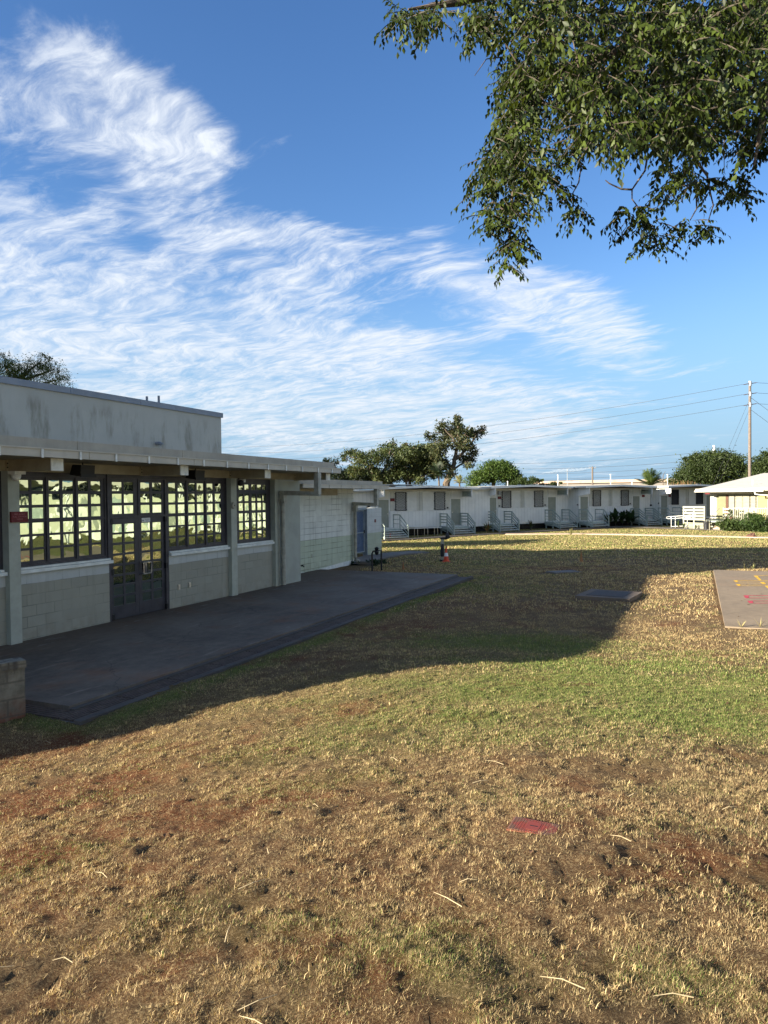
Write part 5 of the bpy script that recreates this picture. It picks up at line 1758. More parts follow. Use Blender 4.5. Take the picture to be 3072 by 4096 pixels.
# tall tree added out of frame on the left to shade the portable fronts
make_tree('shadow_tree', 'very tall columnar tree added as an unseen shadow caster beyond the long block', (-27, 40.5, -.3), [([(-27, 40.5, -.3), (-27, 40.5, 9), (-27, 40.5, 17)], .35, .06)], [],
          [(-27, 40.5, z_, 1.9, 2.1, 1.5, 2600) for z_ in (2.5, 4.5, 6.5, 8.5, 10.5, 12.5, 14.5, 16.2)], 0.42, DARKG, seed=17)


# ---- palms
def palm(name, label, base, h, fronds, L, cols, seed, droop=1.0, fan=False):
    r = np.random.default_rng(seed)
    t = thing(name, label, 'palm', base, 0)
    MB().tube([(0, 0, 0), (0.05, 0, h * .5), (0, 0, h)], [0.16, 0.13, 0.10], 8).build('trunk', 'bark', t, smooth=True)
    V, Fc, Cc = [], [], []
    for k in range(fronds):
        a = 2 * math.pi * k / fronds + r.normal() * 0.2
        e0 = R(20 + 65 * r.random())
        d = np.array([math.cos(a) * math.cos(e0), math.sin(a) * math.cos(e0), math.sin(e0)])
        p = np.array([0, 0, h], float)
        n = 16
        col = np.array(cols[r.integers(len(cols))])
        for i in range(n):
            d = unit((d + np.array([0, 0, -0.055 * droop * (1 + i * 0.1)]))[None])[0]
            q = p + d * L / n
            side = unit(np.cross(d, [0, 0, 1.0])[None])[0]
            wl_ = L * 0.36 * math.sin(math.pi * (0.12 + 0.85 * i / n))
            for s_ in (1, -1):
                tip = p + side * s_ * wl_ + d * wl_ * 0.7 - np.array([0, 0, wl_ * 0.25])
                k0 = len(V)
                V += [p, p + d * L / n * 1.0, tip]
                Fc.append((k0, k0 + 1, k0 + 2))
                Cc.append(col * (0.8 + 0.4 * r.random()))
            p = q
    np_mesh('crown', np.array(V), np.array(Fc), M['leaf'], np.array(Cc), parent=t)
    return t


q = at(2603, 1935, 80)
palm('young_palm', 'young green palm over the portable roof near the dead fronds', (q[0], q[1], -0.4), q[2] + 0.2, 18, 2.0, MIDG, 21, 0.35)
q = at(1755, 1905, 86)
palm('fan_palm', 'dark palm in front of the tall sparse tree', (q[0], q[1], -0.5), q[2] + 0.5, 20, 1.9, [(.012, .02, .012), (.02, .033, .018), (.03, .045, .022)], 22, 0.9)
q = at(1838, 1930, 84)
palm('young_palm', 'pale yellow green palm top left of the bright round tree', (q[0], q[1], -0.5), q[2] + 0.4, 12, 1.1, [(.16, .16, .06), (.20, .18, .08)], 23, 0.8)
# dead hanging fronds at the left foot of the big dark tree
t = thing('dead_palm', 'dry brown palm with hanging dead fronds beside the big dark tree', 'palm', (*at(2715, 1935, 88)[:2], -0.4), 0)
r_ = np.random.default_rng(5)
V, Fc, Cc = [], [], []
for k in range(420):
    x, z0_ = r_.normal(-0.4, 1.3), r_.uniform(2.6, 4.9) - 0.3
    y = r_.normal(0, 0.5)
    if r_.random() < 0.5: z0_ = min(z0_, 4.2 + x * 0.35)
    l_ = r_.uniform(0.4, 1.0)
    k0 = len(V)
    V += [(x, y, z0_), (x + 0.06, y, z0_ - 0.05), (x + r_.normal(0, .15), y, z0_ - l_)]
    Fc.append((k0, k0 + 1, k0 + 2))
    Cc.append(np.array([.26, .16, .08]) * r_.uniform(0.5, 1.4))
np_mesh('fronds', np.array(V), np.array(Fc), M['leaf'], np.array(Cc), parent=t)
MB().tube([(0, 0, 0), (0, 0, 4.0)], 0.14, 8).tube([(-1.9, 0, 0), (-1.9, 0.1, 5.2), (-1.6, 0.1, 5.7)], [0.06, 0.04, 0.02], 6).tube([(-1.9, 0.1, 4.3), (-2.3, 0, 5.0)], [0.03, 0.015], 5).tube([(-1.9, 0.1, 4.4), (-1.2, 0, 5.3)], [0.03, 0.015], 5).build('trunk', 'bark', t)


# ---- spiky and broad leaved plants
def rosette(name, label, base, n, L, wd, cols, seed, up=0.5, stem=0.0, group=None):
    r = np.random.default_rng(seed)
    t = thing(name, label, 'plant', base, 0, group)
    V, Fc, Cc = [], [], []
    for k in range(n):
        a = 2 * math.pi * (k * 0.382) + r.normal() * .2
        e0 = R(15 + 70 * r.random() ** (1 - up * .6))
        d = np.array([math.cos(a) * math.cos(e0), math.sin(a) * math.cos(e0), math.sin(e0)])
        p = np.array([0, 0, stem * (0.35 + 0.65 * r.random())], float)
        side = unit(np.cross(d, [0, 0, 1.0])[None])[0]
        l_ = L * (0.7 + 0.5 * r.random())
        prev = None
        col = np.array(cols[r.integers(len(cols))]) * (0.8 + 0.4 * r.random())
        m_ = 7
        for i in range(m_ + 1):
            f_ = i / m_
            w_ = wd * math.sin(math.pi * min(1, 0.10 + 0.90 * f_)) ** 0.8
            a1, b1 = p + side * w_ / 2, p - side * w_ / 2
            k0 = len(V)
            V += [a1, b1]
            if prev is not None:
                Fc.append((prev, prev + 1, k0 + 1, k0))
                Cc.append(col)
            prev = k0
            d = unit((d + np.array([0, 0, -0.09]))[None])[0]
            p = p + d * l_ / m_
    np_mesh('leaves', np.array(V), np.array(Fc), M['leaf'], np.array(Cc), parent=t)
    if stem: MB().tube([(0, 0, -0.05), (0, 0, stem)], 0.025, 6).build('stem', 'bark', t)
    return t


TI = [(.035, .05, .02), (.06, .075, .025), (.09, .06, .03)]
for (px, py, dep_, L, n, lab, sd_) in ((1950, 2132, 54.0, .72, 34, 'spiky plant between the first and second portable stairs', 31), (2122, 2117, 57.6, .62, 14, 'sparse spiky plant left of the middle stairs', 32), ):
    q = at(px, py, dep_)
    rosette('spiky_plant', lab, (q[0], q[1], hz(q[0], q[1])), n, L, .11, TI, sd_, 0.6, 0.28, 'spiky plants by the stairs')
BR = [(.014, .030, .012), (.022, .045, .016), (.035, .065, .022)]
for k, (px, py, dep_, L, n) in enumerate(((2435, 2108, 61.6, .85, 16), (2462, 2105, 62.0, .95, 18), (2490, 2104, 62.4, .85, 16), (2512, 2104, 62.8, .9, 16), (2530, 2102, 63.2, .75, 14))):
    q = at(px, py, dep_)
    rosette('broadleaf_plant', ['leftmost big leaved plant beside the thin railed stairs', 'second big leaved plant from the thin railed stairs', 'middle one of the five big leaved plants under the windows', 'second big leaved plant from the plank railed stairs', 'big leaved plant touching the plank railed stairs'][k], (q[0], q[1], hz(q[0], q[1])), n, L, .34, BR, 40 + k, 0.7, 0.75, 'big leaved plants under the portable windows')


def bush(name, label, base, blobs, leaf, cols, seed, **kw):
    return make_tree(name, label, base, [], [], [(base[0] + b[0], base[1] + b[1], base[2] + b[2], *b[3:]) for b in blobs], leaf, cols, cat='bush', seed=seed, part='leaves', **kw)


b0 = rxy(3.75, -3.2, GZ)
bush('round_bush', 'rounded green bush in front of the balustrade of the cream classroom', b0, [(0, 0, .5, .9, .7, .45, 2200), (.7, -.3, .45, .7, .6, .42, 1500), (-.5, .4, .42, .6, .6, .4, 1300)], 0.15, MIDG, 51, clump=50)
b1 = rxy(5.3, -3.1, GZ)
bush('tall_bush', 'darker taller bush with long leaves at the right end of the balustrade', b1, [(0, 0, .7, .8, .8, .65, 2400), (.6, -.4, .5, .7, .6, .5, 1500), (.2, .3, 1.2, .4, .4, .3, 500)], 0.2, [(.02, .04, .012), (.04, .07, .018), (.07, .10, .03)], 52, aspect=.25, clump=50)
for k, (x, y, L, lab) in enumerate(((-2.5, -3.0, .5, 'spiky potted plant left of the slatted deck fence'), (-1.9, -3.15, .35, 'small spiky plant in front of the slatted deck fence'), (-0.9, -3.1, .28, 'small yellow green plant at the foot of the slatted fence'))):
    rosette('spiky_plant', lab, rxy(x + 1.6, y, GZ), 22, L, .06, MIDG, 60 + k, .7, L * .6, 'plants at the foot of the slatted fence')
b2 = rxy(2.6, -1.3, H + GZ)
pp = thing('potted_plant', 'green potted plant on the deck behind the stair rails', 'plant', b2, 0)
MB().lathe([(0.13, 0), (0.18, 0.28), (0.2, 0.3), (0.15, 0.3)], (0, 0, 0), 14).build('pot', 'terracotta', pp)
p_, c_ = crown_points([(0, 0, .6, .32, .32, .3, 420)], 30)
v_, f_, k_ = leaf_quads(p_, rand_dir(420), rand_dir(420), np.full(420, .13), np.full(420, .06))
np_mesh('leaves', v_, f_, M['leaf'], np.repeat(np.array(MIDG)[rng.integers(0, 3, 420)], 4, 0), parent=pp)

# ---- the shade tree whose branches hang into the top right
dT = 8.0


def z8(x, y, d=dT):
    return at(1500 + x * 1572 / 1659, y * 1200 / 1266, d)


tb = (8.6, 6.4, hz(8.6, 6.4))
tree = thing('shade_tree', 'large shade tree with drooping leafy branches hanging over the lawn', 'tree', tb, 0)
B = np.array(tb)
m_ = MB()
limb_defs = [([(8.6, 6.4, tb[2] - .1), (8.5, 6.5, 2.5), (8.2, 6.8, 4.8), (7.4, 7.4, 7.2)], .34, .2),
             ([(8.2, 6.8, 4.8), z8(1900, -150, 7.5), z8(1500, 60, 7.8), z8(1150, 180, 8.2), z8(820, 280, 8.4), z8(640, 330, 8.2)], .16, .02),
             ([(7.4, 7.4, 7.2), z8(1500, -500, 8.4), z8(1000, -260, 8.6), z8(600, -60, 8.6), z8(350, 10, 8.4), z8(140, 40, 8.2)], .17, .012),
             ([z8(1150, 180, 8.2), z8(1250, 420, 7.8), z8(1330, 640, 7.6), z8(1400, 740, 7.6)], .05, .01), ([z8(1900, -150, 7.5), z8(1680, 250, 7.4), z8(1640, 480, 7.4), z8(1600, 700, 7.4)], .08, .01),
             ([z8(640, 330, 8.2), z8(600, 550, 8.0), z8(590, 760, 7.9), z8(570, 900, 7.9), z8(565, 1060, 7.9)], .035, .006), ([z8(820, 280, 8.4), z8(700, 420, 8.4), z8(560, 560, 8.3), z8(480, 680, 8.2)], .03, .007)]
for pts, r0, r1 in limb_defs:
    m_.tube([np.array(p) - B for p in pts], [r0 + (r1 - r0) * i / (len(pts) - 1) for i in range(len(pts))], 8)
for pts in ([z8(820, 640), z8(872, 690), z8(860, 770), z8(835, 815), z8(830, 850)], [z8(1150, 660), z8(1140, 720), z8(1085, 800), z8(1085, 840), z8(1130, 900), z8(1190, 1000)], [z8(1085, 800), z8(1040, 798), z8(990, 775), z8(972, 760)],
            [z8(1400, 730), z8(1412, 800), z8(1428, 865), z8(1405, 940)], [z8(1355, 760), z8(1358, 880), z8(1330, 930)], [z8(560, 900), z8(500, 850), z8(440, 900)], [z8(720, 740), z8(760, 800), z8(800, 850)], [z8(1640, 360), z8(1650, 480), z8(1640, 580)],
            [z8(620, 150), z8(760, 180), z8(900, 250)], [z8(700, 420), z8(780, 480), z8(900, 500)], [z8(1250, 420), z8(1100, 500), z8(960, 560)], [z8(740, 60), z8(820, 50), z8(860, 100)]):
    m_.tube([np.array(p) - B for p in pts], [.012 - .007 * i / (len(pts) - 1) for i in range(len(pts))], 6)
for k in range(46):
    x_, y_ = rng.uniform(520, 1600), rng.uniform(40, 560)
    if y_ > 420 and 820 < x_ < 1250: y_ -= 200
    d_ = dT + rng.uniform(-1.3, 0.3)
    a_ = np.array(z8(x_, y_, d_))
    dr_ = np.array([rng.normal() * .5, rng.normal() * .3, -1.0])
    l_ = rng.uniform(.35, .9)
    p1 = a_ + unit((dr_ + np.array([rng.normal() * .5, 0, .7]))[None])[0] * l_ * .5
    p2 = p1 + unit(dr_[None])[0] * l_ * .5
    m_.tube([a_ - B, p1 - B, p2 - B], [.007, .0055, .003], 5)
m_.build('trunk', 'bark', tree, smooth=True)
SP = []
for x, y, rx, ry, n in ((190, 50, 100, 40, 70), (100, 70, 35, 35, 22), (450, 80, 70, 60, 80), (720, 40, 260, 90, 260), (1200, 80, 420, 120, 520), (1600, 60, 200, 140, 200), (620, 300, 85, 150, 210), (590, 560, 90, 140, 210), (520, 680, 70, 70, 90), (480, 760, 45, 35, 26), (660, 720, 80, 60, 80),
                        (580, 850, 80, 60, 52), (480, 900, 45, 40, 24), (570, 940, 60, 50, 34), (590, 1030, 30, 45, 26), (560, 1090, 22, 30, 13), (610, 1000, 30, 30, 14), (850, 330, 220, 170, 380), (1200, 330, 330, 190, 640), (1050, 530, 230, 75, 240), (1330, 540, 160, 90, 170), (1480, 300, 180, 220, 380), (1600, 520, 60, 90, 60),
                        (1590, 620, 50, 50, 36), (1300, 720, 95, 60, 40), (1240, 800, 45, 40, 18), (1380, 760, 60, 35, 20), (1510, 750, 55, 55, 28), (1530, 810, 40, 25, 20), (770, 810, 40, 25, 14), (845, 880, 28, 28, 18), (1040, 880, 35, 28, 16), (1110, 890, 50, 35, 26), (1150, 960, 55, 40, 26), (1200, 1010, 24, 34, 12), (1125, 1040, 18, 18, 5), (1310, 940, 35, 30, 12), (1400, 960, 40, 28, 15), (850, 600, 50, 40, 26), (790, 660, 35, 25, 10), (1700, 300, 150, 300, 200), (420, 795, 30, 22, 10), (1800, 0, 300, 250, 250), (1000, -120, 700, 80, 500), (1000, -330, 800, 160, 800), (500, -260, 300, 120, 250)):  # sprays above the frame are added to block sky light
    n = int(n * (0.95 if rx > 75 else 0.72))
    g = rng.normal(size=(n, 3))
    g = np.clip(g, -1.9, 1.9) * 0.55
    g[:, 2] *= 1.15
    dd = dT + g[:, 2] * (2.1 if rx > 120 else (1.2 if rx > 60 else 0.2))
    for i in range(n):
        SP.append(z8(x + g[i, 0] * rx, y + g[i, 1] * ry, dd[i]))
SP = np.array(SP)
c_, d_, nr_, L_, col_ = [], [], [], [], []
tw = MB()
LC = np.array([(.006, .013, .003), (.015, .029, .006), (.052, .074, .011)])
for s_ in SP:
    a = rng.random() * 2 * math.pi
    ax = unit(np.array([[math.cos(a) * 0.75, math.sin(a) * 0.75, -0.9 * rng.random() - 0.05]]))[0]
    length = 0.20 + 0.12 * rng.random()
    side = unit(np.cross(ax, [0, 0, 1.0])[None])[0]
    upv = np.cross(side, ax)
    base_c = LC[0] + (LC[2] - LC[0]) * rng.random()
    tw.add([s_ - B, s_ + ax * length - B - np.array([0, 0, .02]), s_ + ax * length * 0.5 - B + upv * 0.003], [(0, 1, 2)])
    k = rng.integers(7, 12)
    for i in range(k):
        f_ = (i + 1) / k
        sg = 1 if i % 2 else -1
        p = s_ + ax * length * f_ - np.array([0, 0, 0.02 * f_ * f_])
        dr = ax * 0.55 + side * sg * (0.8 if i < k - 1 else 0.0) - np.array([0, 0, 0.45 + 0.5 * rng.random()]) + rng.normal(size=3) * 0.15
        c_.append(p); d_.append(dr); nr_.append(upv + rng.normal(size=3) * 0.45)
        L_.append(0.036 + 0.052 * rng.random() ** 0.8)
        col_.append(base_c * (0.8 + 0.4 * rng.random()))
c_, d_, nr_, L_ = np.array(c_), unit(np.array(d_)), unit(np.array(nr_)), np.array(L_)
v_, f_, k_ = leaf_quads(c_ - B, d_, nr_, L_, L_ * 0.50, 0.16)
np_mesh('crown', v_, f_, M['leaf'], np.repeat(np.array(col_), k_, 0), parent=tree)
M['twig'] = plain('dark_twig', (.05, .04, .028), .8, .3)
tw.build('twigs', 'twig', tree)


# ------------------------------------------------------------------ small things on the lawn
def cone(label, base, h, mat, band=True, group=None, r=None):
    t = thing('traffic_cone', label, 'cone', base, rng.random(), group)
    s_ = h / 0.71
    MB().box(-.17 * s_, .17 * s_, -.17 * s_, .17 * s_, 0, .035 * s_).build('base', mat if mat == 'faded' else 'orange', t)
    MB().lathe([(.125 * s_, .036 * s_), (.085 * s_, .27 * s_), (.060 * s_, .40 * s_), (.025 * s_, .71 * s_), (.012 * s_, .71 * s_)], (0, 0, 0), 18).build('body', mat, t, smooth=True)
    if band:
        MB().lathe([(.0915 * s_, .25 * s_), (.0925 * s_, .25 * s_), (.064 * s_, .40 * s_), (.062 * s_, .40 * s_)], (0, 0, 0), 18).build('band', 'reflect', t, smooth=True)
        MB().lathe([(.036 * s_, .62 * s_), (.027 * s_, .715 * s_), (.01, .718 * s_)], (0, 0, 0), 12).build('tip', 'iron', t)
    return t


q = on_ground(1785, 2247)
cone('red orange cone with a white band against the black post', tuple(q), 0.66, 'orange', True)
q = on_ground(2325, 2248)
cone('weathered brown orange cone alone on the shaded lawn', tuple(q), 0.42, 'faded', False)
q = on_ground(1613, 2277)
cone('small dark weathered cone beside the standpipe', tuple(q), 0.28, 'faded', False)
q = at(1561, 2163, 50.5)
cone('orange cone beside the left stairs of the first portable', (q[0], q[1], hz(q[0], q[1])), 0.42, 'orange', False)
q = at(1550, 2163, 50.7)
cone('smaller orange cone under the landing left of another cone', (q[0], q[1], hz(q[0], q[1])), 0.22, 'orange', False)
# black wrapped post with valve head
q = on_ground(1770, 2244)
po = thing('wrapped_post', 'pale post wrapped in black with a valve on top behind the striped cone', 'post', tuple(q), 0.1)
MB().box(-.055, .055, -.055, .055, -.05, .92).build('shaft', 'cream', po)
MB().lathe([(.085, .19), (.088, .3), (.082, .6), (.07, .72), (.068, .72)], (0, 0, 0), 12).build('wrapping', 'binblack', po)
MB().box(-.09, .09, -.07, .07, .921, .99).box(-.12, .12, -.1, .1, -.05, .06).build('cap', 'iron', po)
va = MB().tube([(0, 0, .95), (.16, 0, .95), (.24, 0, .98)], .055, 10).lathe([(.03, -.02), (.085, 0), (.09, .08), (.06, .16), (.03, .2)], (.22, 0, .97), 12).tube([(.25, -.12, 1.0), (.25, .12, 1.0)], .06, 10)
va.tube([(.17, 0, 1.12), (.19, 0, 1.26)], .02, 6).tube([(.27, 0, 1.12), (.25, 0, 1.26)], .02, 6).build('valve', 'iron', po, smooth=True)
# standpipe by the wing
a, b = on_ground(1489, 2283), on_ground(1526, 2281)
spn = thing('standpipe', 'dark U shaped standpipe with a valve beside the wing', 'standpipe', tuple(a), 0)
d_ = b - a
h_ = 0.68
MB().tube([(0, 0, -.1), (0, 0, h_ - .08), (.03, .01, h_), tuple(d_ * .35 + np.array([0, 0, h_ + .02]))], .032, 10).tube([tuple(d_ + np.array([0, 0, -.1])), tuple(d_ + np.array([0, 0, h_ + .02])), tuple(d_ * .6 + np.array([0, 0, h_ + .02]))], .03, 10).build('pipe', 'iron', spn, smooth=True)
c = d_ * .5 + np.array([0, 0, h_ + .03])
MB().lathe([(.02, -.16), (.06, -.13), (.075, -.05), (.04, 0), (.07, .04), (.075, .09), (.03, .13)], tuple(c), 12).tube([tuple(d_ + np.array([0, 0, h_])), tuple(d_ + np.array([0, 0, h_ + .17]))], .008, 5).build('valve', 'black', spn, smooth=True)
# concrete lid, small lid in the red soil
ld = thing('utility_hatch', 'square concrete utility hatch with a dark steel cover, half in the building shadow', 'hatch', sw(7.55, 9.1, hz(*sw(7.55, 9.1)[:2]) - 0.02), RZB + R(-8))
MB().box(-.72, .72, -.66, .66, -.15, .11).build('frame', 'lid', ld)
MB().box(-.5, .5, -.45, .45, .1101, .118).build('cover', 'lidplate', ld)
q = on_ground(2255, 2291)
tag(MB().box(-.5, .5, -.3, .3, -.1, .05).box(-.52, .52, -.32, .32, -.1, .03).build('utility_hatch', 'curb', None, tuple(q), 0.35), 'small flat concrete slab at the edge of the bare red soil', 'hatch')
# red irrigation box set in the near lawn
q = on_ground(2135, 3312)
g_ = thing('valve_box', 'red plastic irrigation box lid with a grid, sunk in the near lawn', 'valve box', (q[0], q[1], q[2] + 0.006), R(-26))
mtx, tt, bb = material('red_box_plastic')
oo = tt.node('ShaderNodeTexCoord').outputs['Object']
bb.inputs['Roughness'].default_value = 0.55
ox_, oy_, oz_ = tt.sep(oo)
soil_ = tt.math('ADD', tt.noise(oo, 18, 5), tt.math('ADD', tt.math('MULTIPLY', tt.math('ABSOLUTE', ox_), 3.2), tt.math('MULTIPLY', tt.math('ABSOLUTE', oy_), 4.0)))
tt.l.new(tt.mix(tt.smooth(soil_, .74, 1.1), (.20, .036, .020), (.12, .06, .035)), bb.inputs['Base Color'])
M['boxred'] = mtx
M['boxsoil'] = plain('soiled_red_plastic', (.15, .055, .03), .8, .3, 12)
MB().box(-.135, .135, -.085, .085, -.06, 0.0).build('lid', 'boxsoil', g_)
gr = MB()
for k in range(16):
    x = -.12 + k * .016
    gr.box(x - .004, x + .004, -.08, .08, .0005, .0045)
for k in range(10):
    y = -.072 + k * .016
    gr.box(-.13, .13, y - .004, y + .004, .0007, .0042)
gr.build('grid', 'boxred', g_)
MB().box(-.035, .035, -.05, .05, .0046, .0058).build('label_plate', 'boxred', g_)
MB().box(-.022, .022, -.004, .004, .0059, .0066).build('slot', 'black', g_)
# rocks by the far curb
for k, (px, py, s_, lab) in enumerate(((3003, 2150, .2, 'rounder dark red rock beside the far curb'), (3014, 2151, .16, 'pointed dark red rock beside the far curb'))):
    q = on_ground(px, py)
    bm = bmesh.new()
    bmesh.ops.create_icosphere(bm, subdivisions=3, radius=1.0)
    for v in bm.verts:
        n_ = 1 + 0.25 * math.sin(v.co.x * 4 + k) * math.cos(v.co.y * 3.3) + 0.12 * math.sin(v.co.z * 7)
        v.co = Vector((v.co.x * s_ * (1.3 - .3 * k), v.co.y * s_, max(-.3, v.co.z) * s_ * (1.1 + .2 * k))) * n_
    me = bpy.data.meshes.new('rock')
    bm.to_mesh(me)
    bm.free()
    me.materials.append(M['terracotta'])
    me.polygons.foreach_set('use_smooth', [True] * len(me.polygons))
    o = bpy.data.objects.new('rock', me)
    o.location = (q[0], q[1], q[2] + .05)
    COL.objects.link(o)
    tag(o, lab, 'rock', 'rocks by the far curb')
# a small dark bird on the enclosure
bd = bpy.data.meshes.new('bird')
bm = bmesh.new()
bmesh.ops.create_uvsphere(bm, u_segments=14, v_segments=10, radius=1)
for v in bm.verts:
    x, y, z = v.co
    w_ = 1 - .45 * max(0, -x)
    v.co = Vector((x * .11, y * .05 * w_, z * .055 * w_ + x * .045))
for f_, s_ in (((.11, 0, .075), .042),):
    bmesh.ops.create_uvsphere(bm, u_segments=12, v_segments=8, radius=s_, matrix=Matrix.Translation(f_))
bm.to_mesh(bd)
bm.free()
bd.materials.append(M['iron'])
bo = bpy.data.objects.new('bird', bd)
COL.objects.link(bo)
bo.location = sw(17.35, -2.2, 2.10)
bo.rotation_euler = (0, 0, .4)
tag(bo, 'small dark bird perched on the white gate enclosure', 'bird')


# ------------------------------------------------------------------ grass
def blocked(x, y):
    s2, w2 = to_sw(x, y)
    b_ = (s2 > -5.12) & (s2 < 10.95) & (w2 < 4.72) & (w2 > -30)
    b_ |= (w2 < -0.9) & (s2 < 19.2) | ((w2 < 0.0) & (s2 < 14.2))
    b_ |= (s2 > 3.62) & (s2 < 14.6) & (w2 > 11.55) & (w2 < 16.6)
    l0 = np.array(sw(7.55, 9.1)[:2])
    b_ |= (np.abs((x - l0[0]) * dB[0] + (y - l0[1]) * dB[1]) < .74) & (np.abs((x - l0[0]) * nB[0] + (y - l0[1]) * nB[1]) < .7)
    q_ = on_ground(2135, 3312)
    b_ |= np.hypot((x - q_[0]) / .11, (y - q_[1]) / .06) < 1
    c0_ = np.array(sw(-5.17, 3.8)[:2])
    u_, v_ = (x - c0_[0]) * .707 + (y - c0_[1]) * .707, -(x - c0_[0]) * .707 + (y - c0_[1]) * .707
    b_ |= (u_ < .03) & (v_ > -.03)
    for pts, wd in PATHS:
        for a, b in zip(pts[:-1], pts[1:]):
            a, b = np.array(a), np.array(b)
            L2 = ((b - a) ** 2).sum()
            t_ = np.clip(((x - a[0]) * (b[0] - a[0]) + (y - a[1]) * (b[1] - a[1])) / L2, 0, 1)
            b_ |= np.hypot(x - a[0] - t_ * (b[0] - a[0]), y - a[1] - t_ * (b[1] - a[1])) < wd / 2
    # under and behind the portables
    px, py = PORT[1][0], PORT[1][1]
    b_ |= ((x - px) * nP[0] + (y - py) * nP[1]) < -1.5
    return b_


PATHS = [([(-4, 45.8), (7, 53.2), (20, 58.6), (24.5, 55.2), (28, 51.6), (34, 49)], 1.6), ([(9.0, 52.6), (14, 51.2), (24, 44.2), (32, 41)], 1.0), ([sw(13.2, -0.6)[:2], sw(17, -1.6)[:2], sw(21, -1.2)[:2]], 1.2)]


def blades(r0, r1, n, amin, amax, length, width, seed, two=True, clump=0.0, flat=0.3, name='grass', pale=1.0):
    r = np.random.default_rng(seed)
    rad = np.sqrt(r.random(n) * (r1 ** 2 - r0 ** 2) + r0 ** 2)
    ang = R(amin) + r.random(n) * R(amax - amin)
    x, y = rad * np.sin(ang), rad * np.cos(ang)
    if clump:
        nc = max(10, int(n / clump))
        cx, cy = x[:nc], y[:nc]
        k = r.integers(0, nc, n)
        sg = 0.010 * (1 + rad[k] * 0.08)
        x, y = cx[k] + r.normal(size=n) * sg, cy[k] + r.normal(size=n) * sg
    g, s_ = cover(x, y)
    keep = ~blocked(x, y) & (r.random(n) > s_ * 0.75)
    patch = _vnoise(x, y, 0.16, 21) * .6 + _vnoise(x, y, 0.6, 22) * .4
    near_ = np.clip((6.0 - np.hypot(x, y)) / 2.5, 0, 1)
    keep &= r.random(n) < np.clip(2.2 * (patch - 0.27 - 0.02 * near_) + g * .6 + 0.35 * (_vnoise(x, y, 0.115, 31) - .4), 0.05, 1)
    x, y, g, s_ = x[keep], y[keep], g[keep], s_[keep]
    n = len(x)
    z = terrain(x, y) + micro(x, y) - 0.004
    isg = r.random(n) < g
    L = length * (0.5 + r.random(n)) * np.where(isg, 0.9, 1.0)
    lean = np.where(isg, 0.35 + .35 * r.random(n), flat + (1 - flat) * r.random(n) * 0.9)
    if clump: lean = 0.15 + 0.6 * r.random(n)
    a = r.random(n) * 2 * math.pi
    d = np.stack([np.cos(a) * lean, np.sin(a) * lean, np.sqrt(np.maximum(0.02, 1 - np.minimum(lean, .985) ** 2))], 1)
    w_ = width * (0.6 + 0.8 * r.random(n))
    sd = np.stack([-np.sin(a), np.cos(a), r.normal(size=n) * .3], 1)
    p = np.stack([x, y, z], 1)
    tone = np.clip(np.exp(r.normal(size=n) * 0.6) * 0.5, 0.08, 1.4)
    straw = np.array([.47, .36, .19])[None] * (0.55 + 0.75 * tone[:, None]) * pale
    straw = straw * (1 + 0.15 * np.clip((y[:, None] - 20) / 15, 0, 1) * np.array([1.0, 1.15, .8])[None])
    brown = np.array([.15, .080, .042])[None] * (0.7 + .6 * tone[:, None])
    straw = np.where((r.random(n) < 0.2 + 0.08 * np.clip((7 - y) / 3, 0, 1))[:, None], brown, straw)
    green = np.array([.125, .172, .042])[None] * (0.6 + .8 * tone[:, None])
    green = np.where((r.random(n) < 0.34 + 0.15 * (y > 24))[:, None], green * .4 + straw * .6, green)
    c = np.where(isg[:, None], green, straw)
    Lc, wc = L[:, None], w_[:, None]
    if two:
        mid = p + d * Lc * .55
        bend = d.copy()
        bend[:, 2] -= 0.5 + .4 * r.random(n)
        tip = mid + unit(bend) * Lc * .5
        tip[:, 2] = np.maximum(tip[:, 2], z + .004)
        v = np.stack([p - sd * wc * .5, p + sd * wc * .5, mid + sd * wc * .4, mid - sd * wc * .4, tip], 1).reshape(-1, 3)
        i = np.arange(n)[:, None] * 5
        f = np.concatenate([i + np.array([[0, 1, 2]]), i + np.array([[0, 2, 3]]), i + np.array([[3, 2, 4]])], 1).reshape(-1, 3)
        k = 3
    else:
        v = np.stack([p - sd * wc * .5, p + sd * wc * .5, p + d * Lc], 1).reshape(-1, 3)
        f = np.arange(n * 3).reshape(n, 3)
        k = 1
    return v, f, np.repeat(c, k, 0)


parts = []
for k, (r0, r1, n, a0, a1, L, wd) in enumerate(((1.7, 3.2, 340000, -40, 42, .017, .0017), (3.2, 5.5, 480000, -40, 42, .019, .0024), (5.5, 9.5, 500000, -42, 42, .022, .0036), (9.5, 16, 320000, -36, 40, .032, .0068), (16, 28, 240000, -20, 36, .05, .015), (28, 60, 230000, -6, 34, .06, .028))):
    parts.append(blades(r0, r1, n // 2, a0, a1, L, wd, 100 + 2 * k, False, 0, .25))
    parts.append(blades(r0, r1, n // 2, a0, a1, L * 1.1, wd, 101 + 2 * k, False, 0, .75))
parts += [blades(1.7, 6.0, 34000, -40, 42, .028, .0020, 120, True, 36, pale=1.3), blades(6, 14, 34000, -42, 42, .036, .0036, 121, True, 30, pale=1.25), blades(1.7, 9, 7000, -42, 42, .042, .0018, 122, True, 2, pale=1.2)]
off = 0
VV, FF, CC = [], [], []
for v, f, c in parts:
    VV.append(v); FF.append(f + off); CC.append(c)
    off += len(v)
gobj = np_mesh('grass', np.concatenate(VV), np.concatenate(FF), M['blade'], np.concatenate(CC))
tag(gobj, 'dry straw coloured and patchy green lawn grass', 'grass', kind='stuff')

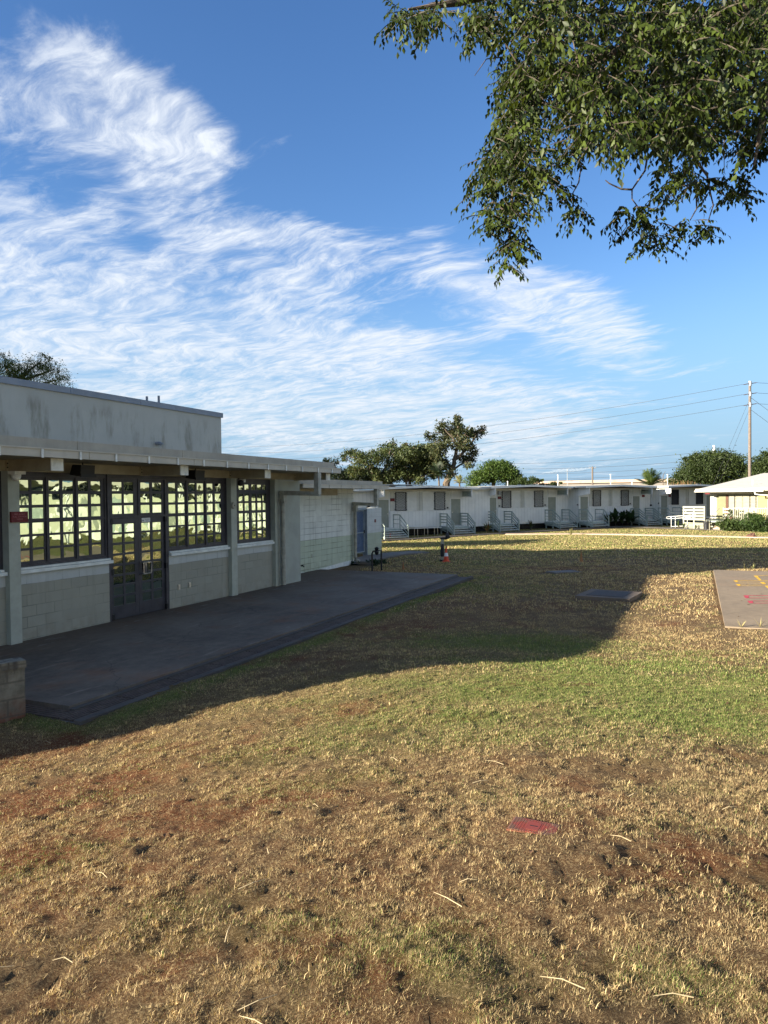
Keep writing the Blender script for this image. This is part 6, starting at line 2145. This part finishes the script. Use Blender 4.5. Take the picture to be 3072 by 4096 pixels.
# long pale straws lying on the near lawn
lit = MB()
M['straw'] = plain('pale_straw', (.52, .42, .25), .7, .2, 20)
for k in range(60):
    rr, aa = 1.9 + 8 * rng.random() ** 1.6, R(-32 + 66 * rng.random())
    x, y = rr * math.sin(aa), rr * math.cos(aa)
    if blocked(np.array([x]), np.array([y]))[0]: continue
    l_, a = 0.04 + 0.13 * rng.random(), rng.random() * math.pi
    z = hz(x, y) + float(micro(np.array([x]), np.array([y]))[0]) + .014
    mx, my = x + math.cos(a) * l_ * .5, y + math.sin(a) * l_ * .5
    a2 = a + rng.normal() * .2
    lit.tube([(x, y, z), (mx, my, z + .012), (mx + math.cos(a2) * l_ * .5, my + math.sin(a2) * l_ * .5, z + .003)], [.0019, .0017, .0008], 4)
tag(lit.build('straw_litter', 'straw'), 'scattered pale dry stalks on the near lawn', 'straw', kind='stuff')
# dark dead leaves scattered on court and lawn
lf = []
for k in range(58):
    if k < 36:
        s2, w2 = rng.uniform(3.9, 13), rng.uniform(11.8, 18)
        x, y, z = sw(s2, w2, .036)
    else:
        rr, aa = 2 + 14 * rng.random(), R(-30 + 62 * rng.random())
        x, y = rr * math.sin(aa), rr * math.cos(aa)
        if blocked(np.array([x]), np.array([y]))[0]: continue
        z = hz(x, y) + float(micro(np.array([x]), np.array([y]))[0]) + .012
    lf.append((x, y, z))
lf = np.array(lf)
n = len(lf)
a = rng.random(n) * 6.28
v_, f_, k_ = leaf_quads(lf, np.stack([np.cos(a), np.sin(a), np.full(n, .15)], 1), np.tile([0, 0, 1.0], (n, 1)), .03 + .04 * rng.random(n), .02 + .02 * rng.random(n), .3)
tag(np_mesh('fallen_leaves', v_, f_, M['blade'], np.repeat(np.array([[.17, .10, .06]]) * (0.5 + rng.random((n, 1))), k_, 0)), 'brown fallen leaves scattered on the court and lawn', 'leaves', kind='stuff')
# pale weeds: at the court's edge, by the near drain corner and in front of the middle stairs
for k, (px, py, dep_, L, n, lab) in enumerate(((2900, 2278, 0, .28, 14, 'dry weed tuft at the far edge of the court, leftmost'), (2978, 2277, 0, .24, 16, 'dry weed tuft at the far edge of the court, middle'), (3012, 2278, 0, .2, 12, 'dry weed tuft at the far edge of the court, rightmost of three'),
                                               (2283, 2141, 0, .5, 26, 'pale green weed tuft in front of the middle stairs'), (2338, 2147, 0, .28, 16, 'low weed tuft beside the pale walk'), (2965, 2512, 0, .2, 11, 'thin dry weed at the near corner of the court'), (3040, 2510, 0, .2, 11, 'thin dry weed at the near edge of the court, cut by the frame'))):
    q = on_ground(px, py)
    rosette('weed_tuft', lab, (q[0], q[1], q[2]), n, L, .012 if L < .4 else .03, [(.30, .25, .12), (.20, .21, .08)], 80 + k, .8, 0.0, 'weed tufts')
q = on_ground(1490, 2262)
bush('low_weed', 'dark low weed clump at the foot of the standpipe', tuple(q), [(0, 0, .08, .35, .2, .1, 260), (-.7, .2, .08, .3, .2, .09, 160), (.3, .9, .06, .5, .25, .08, 260)], .09, BR, 91, clump=20)
